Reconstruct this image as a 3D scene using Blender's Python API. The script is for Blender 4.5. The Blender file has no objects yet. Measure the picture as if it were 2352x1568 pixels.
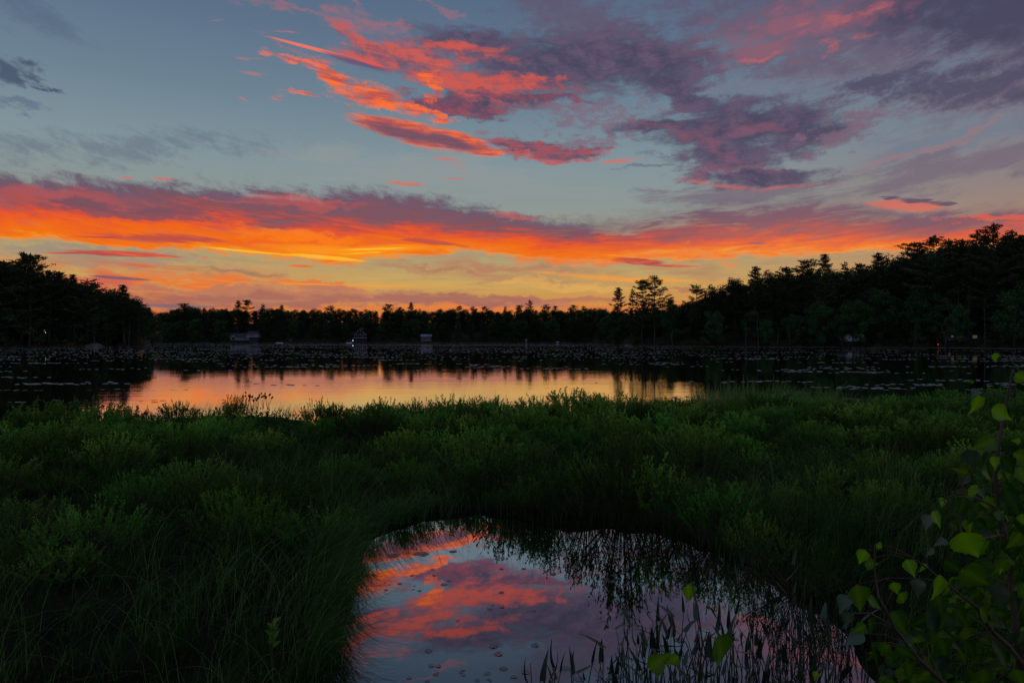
import bpy, math, random
import numpy as np
from mathutils import Vector, Matrix

S = bpy.context.scene
# ---------------------------------------------------------------- camera
CAM_H = 2.5
FPX = 1568.0            # focal length measured in units of a 2352 wide picture (24 mm on 36 mm)
HY = 779.5              # row of the horizon in that picture
cam_d = bpy.data.cameras.new("camera")
cam_d.lens = 24.0
cam_d.sensor_width = 36.0
cam_d.clip_start = 0.05
cam_d.clip_end = 6000
cam = bpy.data.objects.new("camera", cam_d)
S.collection.objects.link(cam)
cam.location = (0, 0, CAM_H)
cam.rotation_euler = (math.radians(90) - math.atan((784 - HY) / FPX), 0, 0)
S.camera = cam
S.view_settings.view_transform = 'Standard'
S.view_settings.look = 'None'
S.view_settings.exposure = 0.0
S.view_settings.gamma = 1.0
S.cycles.max_bounces = 8
S.cycles.diffuse_bounces = 2
S.cycles.glossy_bounces = 3
S.cycles.transmission_bounces = 4
S.cycles.transparent_max_bounces = 6
S.cycles.sample_clamp_indirect = 4.0
S.cycles.use_adaptive_sampling = True
S.cycles.adaptive_threshold = 0.01
S.cycles.use_denoising = True


def lin(r, g, b):
    return tuple(((c / 255) / 12.92 if c / 255 <= 0.04045 else ((c / 255 + 0.055) / 1.055) ** 2.4) for c in (r, g, b))


# ---------------------------------------------------------------- sky
W = bpy.data.worlds.new("World")
S.world = W
W.use_nodes = True
T = W.node_tree
T.nodes.clear()


def nd(kind, **kw):
    n = T.nodes.new(kind)
    for k, v in kw.items():
        setattr(n, k, v)
    return n


def put(sock, v):
    if isinstance(v, bpy.types.NodeSocket):
        T.links.new(v, sock)
    else:
        if sock.type == 'RGBA' and len(v) == 3:
            v = (*v, 1)
        sock.default_value = v


def M(op, a, b=None, c=None, clamp=False):
    n = nd('ShaderNodeMath', operation=op)
    n.use_clamp = clamp
    for i, v in enumerate((a, b, c)):
        if v is not None:
            put(n.inputs[i], v)
    return n.outputs[0]


def smooth(v, lo, hi):
    n = nd('ShaderNodeMapRange', interpolation_type='SMOOTHSTEP')
    put(n.inputs[0], v)
    put(n.inputs[1], lo)
    put(n.inputs[2], hi)
    return n.outputs[0]


def mixc(f, a, b):
    n = nd('ShaderNodeMix', data_type='RGBA')
    put(n.inputs[0], f)
    put(n.inputs[6], a)
    put(n.inputs[7], b)
    return n.outputs[2]


def ramp(v, stops, interp='LINEAR'):
    n = nd('ShaderNodeValToRGB')
    put(n.inputs[0], v)
    cr = n.color_ramp
    cr.interpolation = interp
    while len(cr.elements) > 1:
        cr.elements.remove(cr.elements[-1])
    cr.elements[0].position = stops[0][0]
    cr.elements[0].color = (*stops[0][1], 1)
    for p, c in stops[1:]:
        e = cr.elements.new(p)
        e.color = (*c, 1)
    return n.outputs[0]


def px2ang(px, py):
    az = math.atan((px - 1176) / FPX)
    return math.degrees(az), math.degrees(math.atan((HY - py) / FPX * math.cos(az)))


geo = nd('ShaderNodeTexCoord')
sep = nd('ShaderNodeSeparateXYZ')
put(sep.inputs[0], geo.outputs['Generated'])
dx, dy, dz = sep.outputs
D2R = 180 / math.pi
AZ = M('MULTIPLY', M('ARCTAN2', dx, dy), D2R)
EL = M('MULTIPLY', M('ARCSINE', dz), D2R)
# noise space whose level curves bow with the fan of the clouds
az0 = M('SUBTRACT', AZ, 2.0)
VV = M('MULTIPLY', EL, M('SUBTRACT', 1.0, M('MULTIPLY', M('MULTIPLY', az0, az0), 1.85e-4)))


def comb(x, y, z=0.0):
    n = nd('ShaderNodeCombineXYZ')
    put(n.inputs[0], x)
    put(n.inputs[1], y)
    put(n.inputs[2], z)
    return n.outputs[0]


def noise(vec, scale, detail=5, rough=0.55, dist=0.0, col=False):
    n = nd('ShaderNodeTexNoise')
    n.noise_dimensions = '2D'
    put(n.inputs['Vector'], vec)
    n.inputs['Scale'].default_value = scale
    n.inputs['Detail'].default_value = detail
    n.inputs['Roughness'].default_value = rough
    n.inputs['Distortion'].default_value = dist
    return n.outputs['Color' if col else 'Fac']


def vm(op, a, b):
    n = nd('ShaderNodeVectorMath', operation=op)
    put(n.inputs[0], a)
    put(n.inputs[1], b)
    return n.outputs[0]


# warp: large soft displacement of every cloud outline, in degrees
P0 = comb(AZ, EL)
elw = M('MULTIPLY', EL, 2.2)
wn = noise(comb(AZ, elw), 0.2, 7, 0.68, 0, True)
WARP = vm('MULTIPLY', vm('SUBTRACT', wn, (0.5, 0.5, 0.5)), (7.5, 3.0, 0))
PW = vm('ADD', P0, WARP)
sw = nd('ShaderNodeSeparateXYZ')
put(sw.inputs[0], WARP)
# textures, all centred on 0
STREAK = M('SUBTRACT', noise(comb(M('MULTIPLY', AZ, 0.15), VV), 0.95, 8, 0.66, 0.35), 0.5)      # long thin streaks
FINE = M('SUBTRACT', noise(comb(M('MULTIPLY', AZ, 0.09), VV), 2.6, 4, 0.6, 0.2), 0.5)            # hairlines
PUFF = M('SUBTRACT', noise(comb(M('MULTIPLY', AZ, 0.55), M('MULTIPLY_ADD', AZ, 0.12, VV)), 1.05, 9, 0.72, 0.25), 0.5)   # curdled cloud
BOTH = M('ADD', M('MULTIPLY', STREAK, 0.75), M('MULTIPLY', PUFF, 0.75))
TEX = dict(s=STREAK, f=FINE, p=PUFF, b=BOTH)


def ell(cx, cy, rx, ry, rot=0.0, warp=True):
    """soft ellipse given in picture units, placed in azimuth and elevation; 1 in the middle, 0 on the rim"""
    c = px2ang(cx, cy)
    r = math.radians(rot)
    e1 = px2ang(cx + rx * math.cos(r), cy - rx * math.sin(r))
    e2 = px2ang(cx - ry * math.sin(r), cy - ry * math.cos(r))
    a = (e1[0] - c[0], e1[1] - c[1])
    b = (e2[0] - c[0], e2[1] - c[1])
    n = nd('ShaderNodeMapping', vector_type='TEXTURE')
    put(n.inputs[0], PW if warp else P0)
    n.inputs[1].default_value = (c[0], c[1], 0)
    n.inputs[2].default_value = (0, 0, math.atan2(a[1], a[0]))
    n.inputs[3].default_value = (math.hypot(*a), math.hypot(*b), 1)
    g = nd('ShaderNodeTexGradient', gradient_type='SPHERICAL')
    put(g.inputs[0], n.outputs[0])
    return g.outputs['Fac']


def field(ells, warp=True):
    f = None
    for e in ells:
        g = ell(*e, warp=warp)
        f = g if f is None else M('MAXIMUM', f, g)
    return f


def stroke(col, ells, rgb, op=1.0, tex='s', amp=1.0, lo=0.15, hi=0.5, warp=True):
    f = field(ells, warp)
    f = M('MULTIPLY', M('ADD', f, M('MULTIPLY', TEX[tex], amp)), smooth(f, 0.0, 0.15))
    m = smooth(f, lo, hi)
    if op != 1.0:
        m = M('MULTIPLY', m, op)
    return mixc(m, col, rgb if isinstance(rgb, bpy.types.NodeSocket) else lin(*rgb))


# clear sky: elevation gradient, warmer towards the glow, duller away from it
E90 = lambda py: max(0.0, px2ang(1176, py)[1]) / 90
base = ramp(M('DIVIDE', EL, 90), [
    (0.0, lin(222, 110, 56)), (E90(718), lin(216, 124, 62)), (E90(690), lin(202, 142, 76)), (E90(655), lin(200, 162, 92)),
    (E90(610), lin(178, 154, 108)), (E90(560), lin(158, 150, 126)), (E90(480), lin(140, 150, 146)), (E90(380), lin(128, 147, 154)),
    (E90(250), lin(108, 130, 146)), (E90(100), lin(93, 114, 137)), (E90(0), lin(86, 107, 132)), (0.36, lin(92, 112, 140)),
    (0.6, lin(104, 118, 146)), (1.0, lin(104, 118, 146))])
ramp_r = ramp(M('DIVIDE', EL, 90), [
    (0.0, lin(196, 104, 70)), (E90(690), lin(200, 134, 82)), (E90(600), lin(178, 140, 106)), (E90(500), lin(146, 128, 124)),
    (E90(350), lin(116, 126, 140)), (E90(150), lin(98, 108, 132)), (E90(0), lin(84, 86, 112)), (0.36, lin(88, 96, 124)), (0.6, lin(104, 116, 144)), (1.0, lin(104, 118, 146))])
col = mixc(smooth(AZ, 10, 38), base, ramp_r)

# faint grey veils low in the blue on the left
col = stroke(col, [(330, 340, 460, 70, 3), (60, 330, 220, 60, 0)], (100, 112, 130), .62, 'b', 2.2, .2, 1.0)
col = stroke(col, [(1000, 400, 560, 80, -4)], (144, 150, 150), .6, 's', 1.6, .2, .8)
col = stroke(col, [(40, 165, 115, 46, -14), (110, 205, 70, 16, -25)], (70, 82, 106), .9, 'b', 1.8, .15, .8)
col = stroke(col, [(60, 40, 240, 70, -20), (40, 245, 120, 20, -10)], (84, 100, 126), .6, 's', 1.8, .2, .9)

# right-hand veil
veil = mixc(smooth(M('MULTIPLY_ADD', PUFF, 12.0, EL), 9, 27), lin(124, 106, 118), lin(93, 87, 112))
col = stroke(col, [(1900, 70, 800, 260, 6), (2400, 60, 620, 300, 0), (2280, 200, 460, 100, 8), (1350, 50, 260, 90, -8)], veil, .93, 'b', 1.5, .0, .85)
col = stroke(col, [(1750, 205, 260, 26, 5), (2160, 320, 420, 50, 14)], (112, 122, 140), .75, 's', 1.6, .15, .8)
col = stroke(col, [(2150, 400, 560, 60, 12), (1750, 440, 420, 45, 4)], (116, 104, 118), .85, 's', 1.9, .1, .75)
col = stroke(col, [(2310, 30, 420, 170, 0), (2080, 20, 240, 70, 10)], (66, 66, 92), .85, 'b', .9, .0, .8)
col = stroke(col, [(2230, 195, 440, 70, 6), (2020, 190, 200, 34, 10)], (78, 76, 100), .85, 'b', 1.8, .1, .8)
col = stroke(col, [(1870, 50, 400, 80, 12), (1720, 110, 320, 50, 6), (1560, 125, 160, 30, 0)], (148, 94, 110), .75, 'b', 2.2, .15, 1.1)
col = stroke(col, [(1905, 112, 70, 22, 12), (1985, 85, 80, 20, 18), (1940, 40, 160, 22, 22), (1720, 135, 120, 10, 10)], (190, 100, 100), .6, 'b', 2.4, .3, 1.2)
col = stroke(col, [(2110, 345, 260, 12, 16), (2250, 290, 200, 10, 18)], (156, 116, 118), .6, 's', 1.6, .2, .8)

# pink veils above the big cloud
col = stroke(col, [(740, 40, 300, 16, -12), (880, 60, 190, 18, -20), (690, 24, 280, 14, -8), (830, 12, 70, 18, -30)], (170, 104, 112), .6, 's', 2.0, .15, 1.0)
col = stroke(col, [(1000, 12, 120, 14, -20), (700, 120, 200, 12, -18)], (170, 106, 114), .5, 's', 1.8, .2, .95)

# the big cloud: purple body
body = mixc(smooth(M('ADD', PUFF, M('MULTIPLY', STREAK, .6)), -.2, .22), lin(70, 67, 92), lin(100, 84, 108))
col = stroke(col, [(1290, 150, 320, 105, 4), (1480, 140, 210, 110, -10), (1080, 105, 190, 60, -8), (1560, 200, 190, 60, -30),
                   (1120, 232, 230, 46, 2)], body, .97, 'b', 1.15, .0, .62)
col = stroke(col, [(1690, 300, 320, 84, 6), (1820, 290, 200, 80, 0), (1740, 405, 240, 30, 2), (1680, 355, 190, 60, 0), (1560, 285, 200, 26, 10)], body, .97, 'b', 1.15, .0, .62)
col = stroke(col, [(1300, 255, 260, 50, 0), (1390, 290, 180, 30, 4), (1350, 325, 150, 26, 6), (1950, 300, 160, 60, 20)], (124, 100, 118), .75, 'p', 3.2, .25, .95)
# red wash on its lit flanks
red = mixc(smooth(M('MULTIPLY_ADD', STREAK, 1.2, PUFF), -.25, .2), lin(104, 78, 100), lin(206, 88, 76))
col = stroke(col, [(940, 135, 190, 50, -10), (1040, 185, 230, 44, -14), (1170, 188, 220, 26, -4), (860, 104, 130, 24, -24), (1030, 112, 190, 26, -8)], red, .9, 'b', 1.2, .0, .75)
col = stroke(col, [(1040, 240, 180, 34, -4), (1230, 225, 150, 14, -4)], mixc(smooth(PUFF, -.2, .25), lin(88, 72, 98), lin(150, 76, 88)), .95, 'b', 1.3, .12, .6)
col = stroke(col, [(1210, 338, 190, 34, -8), (1290, 350, 100, 24, 0)], mixc(smooth(M('ADD', PUFF, FINE), -.2, .2), lin(88, 70, 96), lin(160, 76, 88)), .92, 'b', 1.6, .08, .7)
col = stroke(col, [(1200, 352, 130, 8, -10), (1290, 365, 90, 7, 0)], (196, 82, 82), .75, 'f', 1.8, .1, .8)
col = stroke(col, [(1600, 325, 170, 22, -22), (1660, 352, 120, 16, -20), (1700, 392, 190, 16, -2), (1600, 412, 110, 14, -8), (1560, 300, 130, 12, -10), (1740, 300, 200, 20, 0)], (140, 82, 100), .5, 'b', 1.8, .1, 1.1)
col = stroke(col, [(1660, 428, 130, 7, -5), (1830, 428, 130, 6, 5), (1600, 418, 60, 8, -12)], (196, 98, 94), .7, 'f', 2.0, .12, 1.0, warp=False)
# the bright orange ribs
hot = mixc(smooth(M('MULTIPLY_ADD', FINE, 1.4, PUFF), -.25, .25), lin(178, 84, 82), lin(252, 112, 52))
hotp = mixc(smooth(M('MULTIPLY_ADD', FINE, 1.2, PUFF), -.25, .2), lin(170, 92, 92), lin(240, 116, 86))
col = stroke(col, [(700, 146, 100, 16, -8), (740, 165, 70, 22, -38), (680, 211, 90, 8, -4)], hotp, .9, 'b', 1.9, .15, .85)
col = stroke(col, [(860, 228, 150, 34, -16), (990, 185, 44, 26, 55), (980, 262, 90, 18, -24), (770, 188, 60, 16, -40)], hot, 1.0, 'b', 1.7, .12, .75)
col = stroke(col, [(945, 306, 185, 36, -13), (1050, 324, 130, 26, -14)], hot, 1.0, 's', 1.1, .1, .45, warp=False)
col = stroke(col, [(930, 308, 150, 24, -12), (1030, 326, 110, 20, -15)], (104, 78, 100), .92, 'b', 1.0, .12, .65, warp=False)
col = stroke(col, [(985, 205, 26, 46, -25), (1000, 172, 30, 20, 30)], hot, .8, 'p', 1.8, .15, .8)
col = stroke(col, [(860, 155, 80, 22, -10)], (100, 112, 134), .6, 'p', 1.6, .2, .8)
col = stroke(col, [(740, 118, 160, 5, -13)], (240, 116, 94), .95, 's', .7, .1, .5, warp=False)
col = stroke(col, [(830, 146, 110, 11, -15)], (96, 78, 108), .75, 's', 1.2, .1, .7, warp=False)
col = stroke(col, [(850, 146, 60, 4, -16)], (226, 84, 80), .9, 's', .8, .1, .6, warp=False)
col = stroke(col, [(655, 74, 56, 4, -3), (560, 228, 22, 6, -24), (500, 48, 24, 2, 3), (575, 136, 50, 6, -2), (585, 170, 50, 6, -8)], (190, 112, 110), .6, 'f', 2.2, .2, 1.0, warp=False)
col = stroke(col, [(1030, 368, 60, 6, -6), (1055, 374, 40, 5, 0), (940, 425, 62, 9, -6), (378, 412, 60, 6, 0), (292, 408, 30, 4, 0), (1045, 411, 44, 4, 0), (1420, 372, 70, 10, 5), (1060, 388, 20, 3, 0)], (204, 110, 98), .8, 'f', 2.4, .2, 1.0, warp=False)
col = stroke(col, [(1470, 380, 120, 10, 10)], (100, 98, 116), .6, 's', 2.0, .2, .8)


# the long glowing band over the horizon: lower and upper edge as curves over azimuth
def curve_az(pts):
    n = nd('ShaderNodeFloatCurve')
    put(n.inputs[1], M('DIVIDE', M('ADD', AZ, 60), 120, clamp=True))
    c = n.mapping.curves[0]
    a = [((px2ang(x, y)[0] + 60) / 120, px2ang(x, y)[1] / 30) for x, y in pts]
    c.points[0].location = (0, a[0][1])
    c.points[1].location = (1, a[-1][1])
    for p in a:
        c.points.new(*p)
    n.mapping.update()
    return M('MULTIPLY', n.outputs[0], 30)


TOP = curve_az([(-400, 400), (0, 402), (300, 425), (600, 438), (900, 452), (1100, 476), (1250, 505), (1400, 505), (1600, 470), (1850, 455), (2100, 480), (2352, 470), (2800, 470)])
BOT = curve_az([(-400, 560), (0, 548), (250, 560), (450, 578), (650, 594), (850, 602), (980, 590), (1150, 585), (1300, 596), (1500, 602), (1700, 592), (1900, 584), (2100, 580), (2352, 560), (2800, 560)])
elb = M('ADD', EL, M('MULTIPLY', sw.outputs[1], 0.30))
rel = M('DIVIDE', M('SUBTRACT', elb, BOT), M('SUBTRACT', TOP, BOT))
relt = M('ADD', rel, M('ADD', M('MULTIPLY', STREAK, .72), M('MULTIPLY', FINE, .42)))
RB = lambda *c: lin(*c)
bandL = ramp(relt, [(0, RB(246, 140, 20)), (.10, RB(240, 112, 10)), (.28, RB(236, 98, 20)), (.42, RB(226, 82, 44)), (.54, RB(184, 76, 68)), (.66, RB(130, 80, 90)), (.95, RB(102, 86, 106))])
bandR = ramp(relt, [(0, RB(244, 150, 66)), (.10, RB(240, 124, 48)), (.26, RB(226, 98, 62)), (.42, RB(180, 92, 84)), (.62, RB(136, 90, 100)), (1.0, RB(110, 92, 110))])
bcol = mixc(smooth(AZ, 2, 22), bandL, bandR)
bm = M('MULTIPLY', smooth(M('ADD', rel, M('MULTIPLY', STREAK, .55)), -.04, .07),
       smooth(M('ADD', rel, M('MULTIPLY', BOTH, .75)), 1.16, .86))
# the band thins out and lets the grey through on the right
thin = smooth(M('ADD', M('MULTIPLY', STREAK, 2.2), M('SUBTRACT', 1.15, rel)), 0, .5)
bm = M('MULTIPLY', bm, M('SUBTRACT', 1, M('MULTIPLY', smooth(AZ, 0, 12), M('SUBTRACT', .75, M('MULTIPLY', thin, .75)))))
col = mixc(bm, col, bcol)
col = stroke(col, [(360, 487, 300, 20, -2), (200, 470, 150, 12, 0)], (120, 76, 90), .75, 's', 1.0, .1, .6)
col = stroke(col, [(90, 445, 300, 26, -3), (-100, 450, 300, 40, 0)], (196, 82, 78), .55, 's', 1.2, .1, .9)
col = stroke(col, [(700, 466, 270, 16, -3), (500, 463, 200, 10, 0)], (206, 84, 74), .5, 's', 1.4, .1, .9)
col = stroke(col, [(390, 548, 200, 14, -2), (230, 545, 120, 5, -1)], (178, 68, 68), .85, 'f', 1.6, .12, .7, warp=False)
col = stroke(col, [(700, 545, 230, 20, -4)], (255, 128, 6), .7, 's', .9, .1, .7)
col = stroke(col, [(770, 577, 210, 18, -3), (900, 570, 150, 12, 2)], (252, 150, 20), .8, 's', .8, .0, .8, warp=False)
col = stroke(col, [(760, 593, 140, 6, -5), (600, 580, 190, 4, -5), (835, 581, 70, 3, 3), (860, 572, 100, 3, 2)], (255, 188, 34), .9, 'f', 1.6, .1, .7, warp=False)
col = stroke(col, [(985, 556, 112, 8, -7)], (190, 74, 64), .9, 'f', 1.5, .1, .55, warp=False)
col = stroke(col, [(680, 519, 60, 5, -2)], (170, 72, 78), .8, 's', .8, .1, .6, warp=False)
col = stroke(col, [(1170, 495, 90, 13, -8)], (206, 92, 84), .6, 'f', 2.0, .15, .9, warp=False)
col = stroke(col, [(1330, 600, 220, 14, -4), (1500, 585, 160, 16, 0)], (236, 118, 52), .7, 'b', 1.8, .12, .8)
# discrete clouds under and over the band
col = stroke(col, [(150, 575, 330, 16, -1), (300, 598, 300, 14, -2)], (150, 138, 122), .75, 's', 1.0, .05, .6)
col = stroke(col, [(265, 583, 165, 10, -2), (180, 581, 90, 4, 0), (360, 587, 80, 4, -4)], mixc(smooth(FINE, -.15, .15), lin(176, 68, 70), lin(222, 82, 58)), .95, 'f', 1.3, .12, .5, warp=False)
col = stroke(col, [(310, 609, 100, 8, -6), (400, 618, 80, 3, -4), (240, 602, 60, 3, -4)], (224, 92, 62), .9, 'f', 1.8, .15, .7, warp=False)
col = stroke(col, [(1470, 601, 84, 11, -5), (1545, 611, 70, 4, -1)], mixc(smooth(FINE, -.15, .15), lin(150, 66, 74), lin(220, 78, 54)), .95, 'f', 1.2, .12, .45, warp=False)
col = stroke(col, [(2080, 471, 125, 19, -3)], (214, 106, 90), .8, 's', 1.3, .08, .6, warp=False)
col = stroke(col, [(2110, 462, 110, 9, -5)], (92, 78, 104), .9, 'f', 2.2, .1, .6, warp=False)
col = stroke(col, [(1610, 588, 80, 18, -18), (1670, 603, 60, 5, 0)], (234, 134, 68), .8, 's', 1.6, .12, .8)
col = stroke(col, [(2270, 508, 200, 14, -2), (2400, 500, 160, 20, 0)], (222, 94, 74), .8, 's', 1.2, .12, .6)
col = stroke(col, [(1738, 559, 30, 3, -2)], (140, 96, 100), .9, 's', .8, .1, .5, warp=False)
col = stroke(col, [(690, 611, 40, 4, -2), (380, 590, 25, 2, 0), (470, 591, 12, 2, 0)], (232, 106, 50), .95, 's', .6, .08, .4, warp=False)

# the low sky: mauve and orange sheets
lowm = M('MULTIPLY', smooth(EL, 6.9, 5.6), smooth(EL, -.5, .2))
lowL = M('MULTIPLY', M('MULTIPLY', lowm, smooth(AZ, -10, -30)), smooth(EL, 6.2, 4.6))
col = mixc(M('MULTIPLY', lowL, smooth(M('ADD', STREAK, M('MULTIPLY', FINE, .5)), -.22, .10)), col, lin(206, 110, 74))
col = stroke(col, [(430, 644, 330, 20, -3), (740, 655, 200, 10, -5)], (234, 112, 46), .85, 's', 1.8, .1, .8)
col = stroke(col, [(160, 640, 220, 26, -3)], (206, 96, 84), .8, 's', .9, .1, .6)
col = stroke(col, [(270, 638, 100, 5, -4)], (112, 86, 100), .9, 'f', .8, .1, .5, warp=False)
col = stroke(col, [(1250, 640, 420, 26, -2), (1560, 620, 260, 18, -3), (900, 668, 420, 12, -1)], (176, 132, 98), .6, 's', 1.8, .1, .9)
col = stroke(col, [(760, 684, 420, 30, -1), (1120, 694, 360, 20, 0), (500, 668, 260, 14, -2)], (182, 112, 96), .75, 's', 1.0, .0, .6)
col = stroke(col, [(560, 690, 330, 24, -1), (980, 690, 420, 20, 0), (300, 700, 200, 12, 0)], (164, 104, 92), .88, 's', 1.1, .08, .6)
col = stroke(col, [(1150, 612, 260, 18, -3), (1000, 620, 200, 12, -2)], (178, 116, 92), .75, 's', 1.2, .0, 1.0)
col = stroke(col, [(580, 628, 180, 12, -4)], (134, 108, 98), .6, 's', 1.4, .05, .9)
col = stroke(col, [(1320, 655, 260, 16, -3)], (226, 170, 88), .7, 's', 1.4, .12, .7)
col = stroke(col, [(1430, 640, 300, 8, -3), (1640, 648, 120, 5, -3), (800, 655, 330, 4, -1)], (244, 150, 56), .8, 'f', 1.6, .15, .8, warp=False)
col = stroke(col, [(390, 703, 130, 6, -1)], (124, 96, 108), .85, 's', .7, .1, .4, warp=False)
col = stroke(col, [(1620, 670, 240, 12, -1), (1350, 690, 260, 10, 0)], (182, 114, 92), .7, 's', 1.2, .12, .6)
col = stroke(col, [(1100, 713, 620, 11, 0)], (232, 120, 58), .65, 's', 1.4, .1, .7)
# hairline structure through every lit sheet near the horizon
hz = M('MULTIPLY', smooth(EL, 11, 6), M('MULTIPLY', smooth(M('ABSOLUTE', FINE), .02, .24), .16))
col = mixc(hz, col, mixc(smooth(FINE, -.05, .05), lin(150, 98, 90), lin(232, 178, 106)))
# the side of the sky behind the camera: plain dusk blue
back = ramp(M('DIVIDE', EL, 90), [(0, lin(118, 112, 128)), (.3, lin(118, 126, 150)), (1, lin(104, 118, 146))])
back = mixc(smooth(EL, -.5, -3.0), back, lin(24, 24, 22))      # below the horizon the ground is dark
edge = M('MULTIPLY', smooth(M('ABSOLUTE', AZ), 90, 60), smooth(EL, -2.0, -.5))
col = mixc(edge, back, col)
front = M('GREATER_THAN', edge, 0.0)

nish = nd('ShaderNodeTexSky', sky_type='NISHITA')
nish.sun_disc = False
SUN_EL, SUN_AZ = math.radians(-1.0), math.radians(-13)
nish.sun_elevation = SUN_EL
nish.sun_rotation = SUN_AZ
bg0 = nd('ShaderNodeBackground')
put(bg0.inputs[0], nish.outputs[0])
bg0.inputs[1].default_value = 0.008
bg1 = nd('ShaderNodeBackground')
put(bg1.inputs[0], col)
bg1.inputs[1].default_value = 1.0
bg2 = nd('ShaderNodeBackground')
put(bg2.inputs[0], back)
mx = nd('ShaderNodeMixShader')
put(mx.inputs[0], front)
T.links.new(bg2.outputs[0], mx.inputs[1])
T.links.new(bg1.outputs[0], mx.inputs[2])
add = nd('ShaderNodeAddShader')
T.links.new(bg0.outputs[0], add.inputs[0])
T.links.new(mx.outputs[0], add.inputs[1])
outw = nd('ShaderNodeOutputWorld')
T.links.new(add.outputs[0], outw.inputs[0])
W.cycles.sampling_method = 'MANUAL'
W.cycles.sample_map_resolution = 512


# ================================================================ helpers
rng = np.random.default_rng(7)
random.seed(7)
C = S.collection


def foreach_mesh(name, V, Q=None, TR=None, attrs=None, smooth_=False, mi=None):
    """one mesh from arrays: V (n,3), quads (m,4), triangles (k,3)"""
    me = bpy.data.meshes.new(name)
    V = np.asarray(V, dtype=np.float32).reshape(-1, 3)
    Q = np.zeros((0, 4), np.int32) if Q is None else np.asarray(Q, np.int32).reshape(-1, 4)
    TR = np.zeros((0, 3), np.int32) if TR is None else np.asarray(TR, np.int32).reshape(-1, 3)
    me.vertices.add(len(V))
    me.vertices.foreach_set('co', V.ravel())
    me.loops.add(Q.size + TR.size)
    me.loops.foreach_set('vertex_index', np.concatenate([Q.ravel(), TR.ravel()]))
    me.polygons.add(len(Q) + len(TR))
    st = np.concatenate([np.arange(len(Q)) * 4, Q.size + np.arange(len(TR)) * 3]).astype(np.int32)
    me.polygons.foreach_set('loop_start', st)
    if smooth_:
        me.polygons.foreach_set('use_smooth', np.ones(len(st), bool))
    if mi is not None:
        me.polygons.foreach_set('material_index', np.asarray(mi, np.int32))
    me.update(calc_edges=True)
    for k, a in (attrs or {}).items():
        at = me.attributes.new(k, 'FLOAT', 'POINT')
        at.data.foreach_set('value', np.asarray(a, np.float32))
    return me


class MB:
    """collects boxes, prisms and tubes into one mesh"""

    def __init__(s):
        s.v = []
        s.f = []

    def box(s, x0, x1, y0, y1, z0, z1):
        b = len(s.v)
        s.v += [(x, y, z) for z in (z0, z1) for y in (y0, y1) for x in (x0, x1)]
        s.f += [(b, b + 2, b + 3, b + 1), (b + 4, b + 5, b + 7, b + 6), (b, b + 1, b + 5, b + 4), (b + 2, b + 6, b + 7, b + 3), (b, b + 4, b + 6, b + 2), (b + 1, b + 3, b + 7, b + 5)]
        return s

    def prism(s, pts, axis, a0, a1):
        """polygon pts in the plane across axis, extruded a0..a1"""
        b, n = len(s.v), len(pts)
        for a in (a0, a1):
            for p, q in pts:
                s.v.append((a, p, q) if axis == 'x' else (p, a, q) if axis == 'y' else (p, q, a))
        s.f.append(tuple(b + i for i in range(n)))
        s.f.append(tuple(b + n + i for i in reversed(range(n))))
        for i in range(n):
            j = (i + 1) % n
            s.f.append((b + i, b + n + i, b + n + j, b + j))
        return s

    def tube(s, pts, rad, k=6, cap=True):
        b = len(s.v)
        pts = [Vector(p) for p in pts]
        for i, p in enumerate(pts):
            d = (pts[min(i + 1, len(pts) - 1)] - pts[max(i - 1, 0)]).normalized()
            u = d.cross(Vector((0, 1, 0.13)))
            if u.length < 1e-3:
                u = d.cross(Vector((1, 0, 0)))
            u.normalize()
            w = d.cross(u)
            r = rad[i] if hasattr(rad, '__len__') else rad
            for j in range(k):
                a = 2 * math.pi * j / k
                s.v.append(tuple(p + u * (r * math.cos(a)) + w * (r * math.sin(a))))
        for i in range(len(pts) - 1):
            for j in range(k):
                q = (j + 1) % k
                s.f.append((b + i * k + j, b + i * k + q, b + (i + 1) * k + q, b + (i + 1) * k + j))
        if cap:
            s.f.append(tuple(b + j for j in reversed(range(k))))
            s.f.append(tuple(b + (len(pts) - 1) * k + j for j in range(k)))
        return s

    def mesh(s, name, mat, sm=False):
        me = bpy.data.meshes.new(name)
        me.from_pydata(s.v, [], s.f)
        me.materials.append(mat)
        if sm:
            me.polygons.foreach_set('use_smooth', [True] * len(me.polygons))
        me.update()
        return me

    def build(s, name, mat, parent=None, sm=False):
        return link(name, s.mesh(name, mat, sm), parent)


def link(name, me, parent=None):
    o = bpy.data.objects.new(name, me)
    C.objects.link(o)
    if parent:
        o.parent = parent
    return o


def tag(o, label=None, cat=None, group=None, kind=None):
    if label:
        o['label'] = label
    if cat:
        o['category'] = cat
    if group:
        o['group'] = group
    if kind:
        o['kind'] = kind
    return o


def empty(name, loc=(0, 0, 0), rz=0.0, s=1.0):
    o = bpy.data.objects.new(name, None)
    o.empty_display_size = 0.1
    C.objects.link(o)
    o.location = loc
    o.rotation_euler = (0, 0, rz)
    o.scale = (s, s, s) if not hasattr(s, '__len__') else s
    return o


def copy_tree(o, parent=None):
    c = o.copy()
    C.objects.link(c)
    c.parent = parent
    for ch in o.children:
        copy_tree(ch, c)
    return c


def at(px, D, z=0.0):
    """a point at distance D along the view axis under picture column px"""
    return Vector(((px - 1176) / FPX * D, D, z))


def on_water(px, py):
    D = CAM_H * FPX / (py - HY)
    return at(px, D)


def z_at(py, D):
    return CAM_H + (HY - py) / FPX * D


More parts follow.
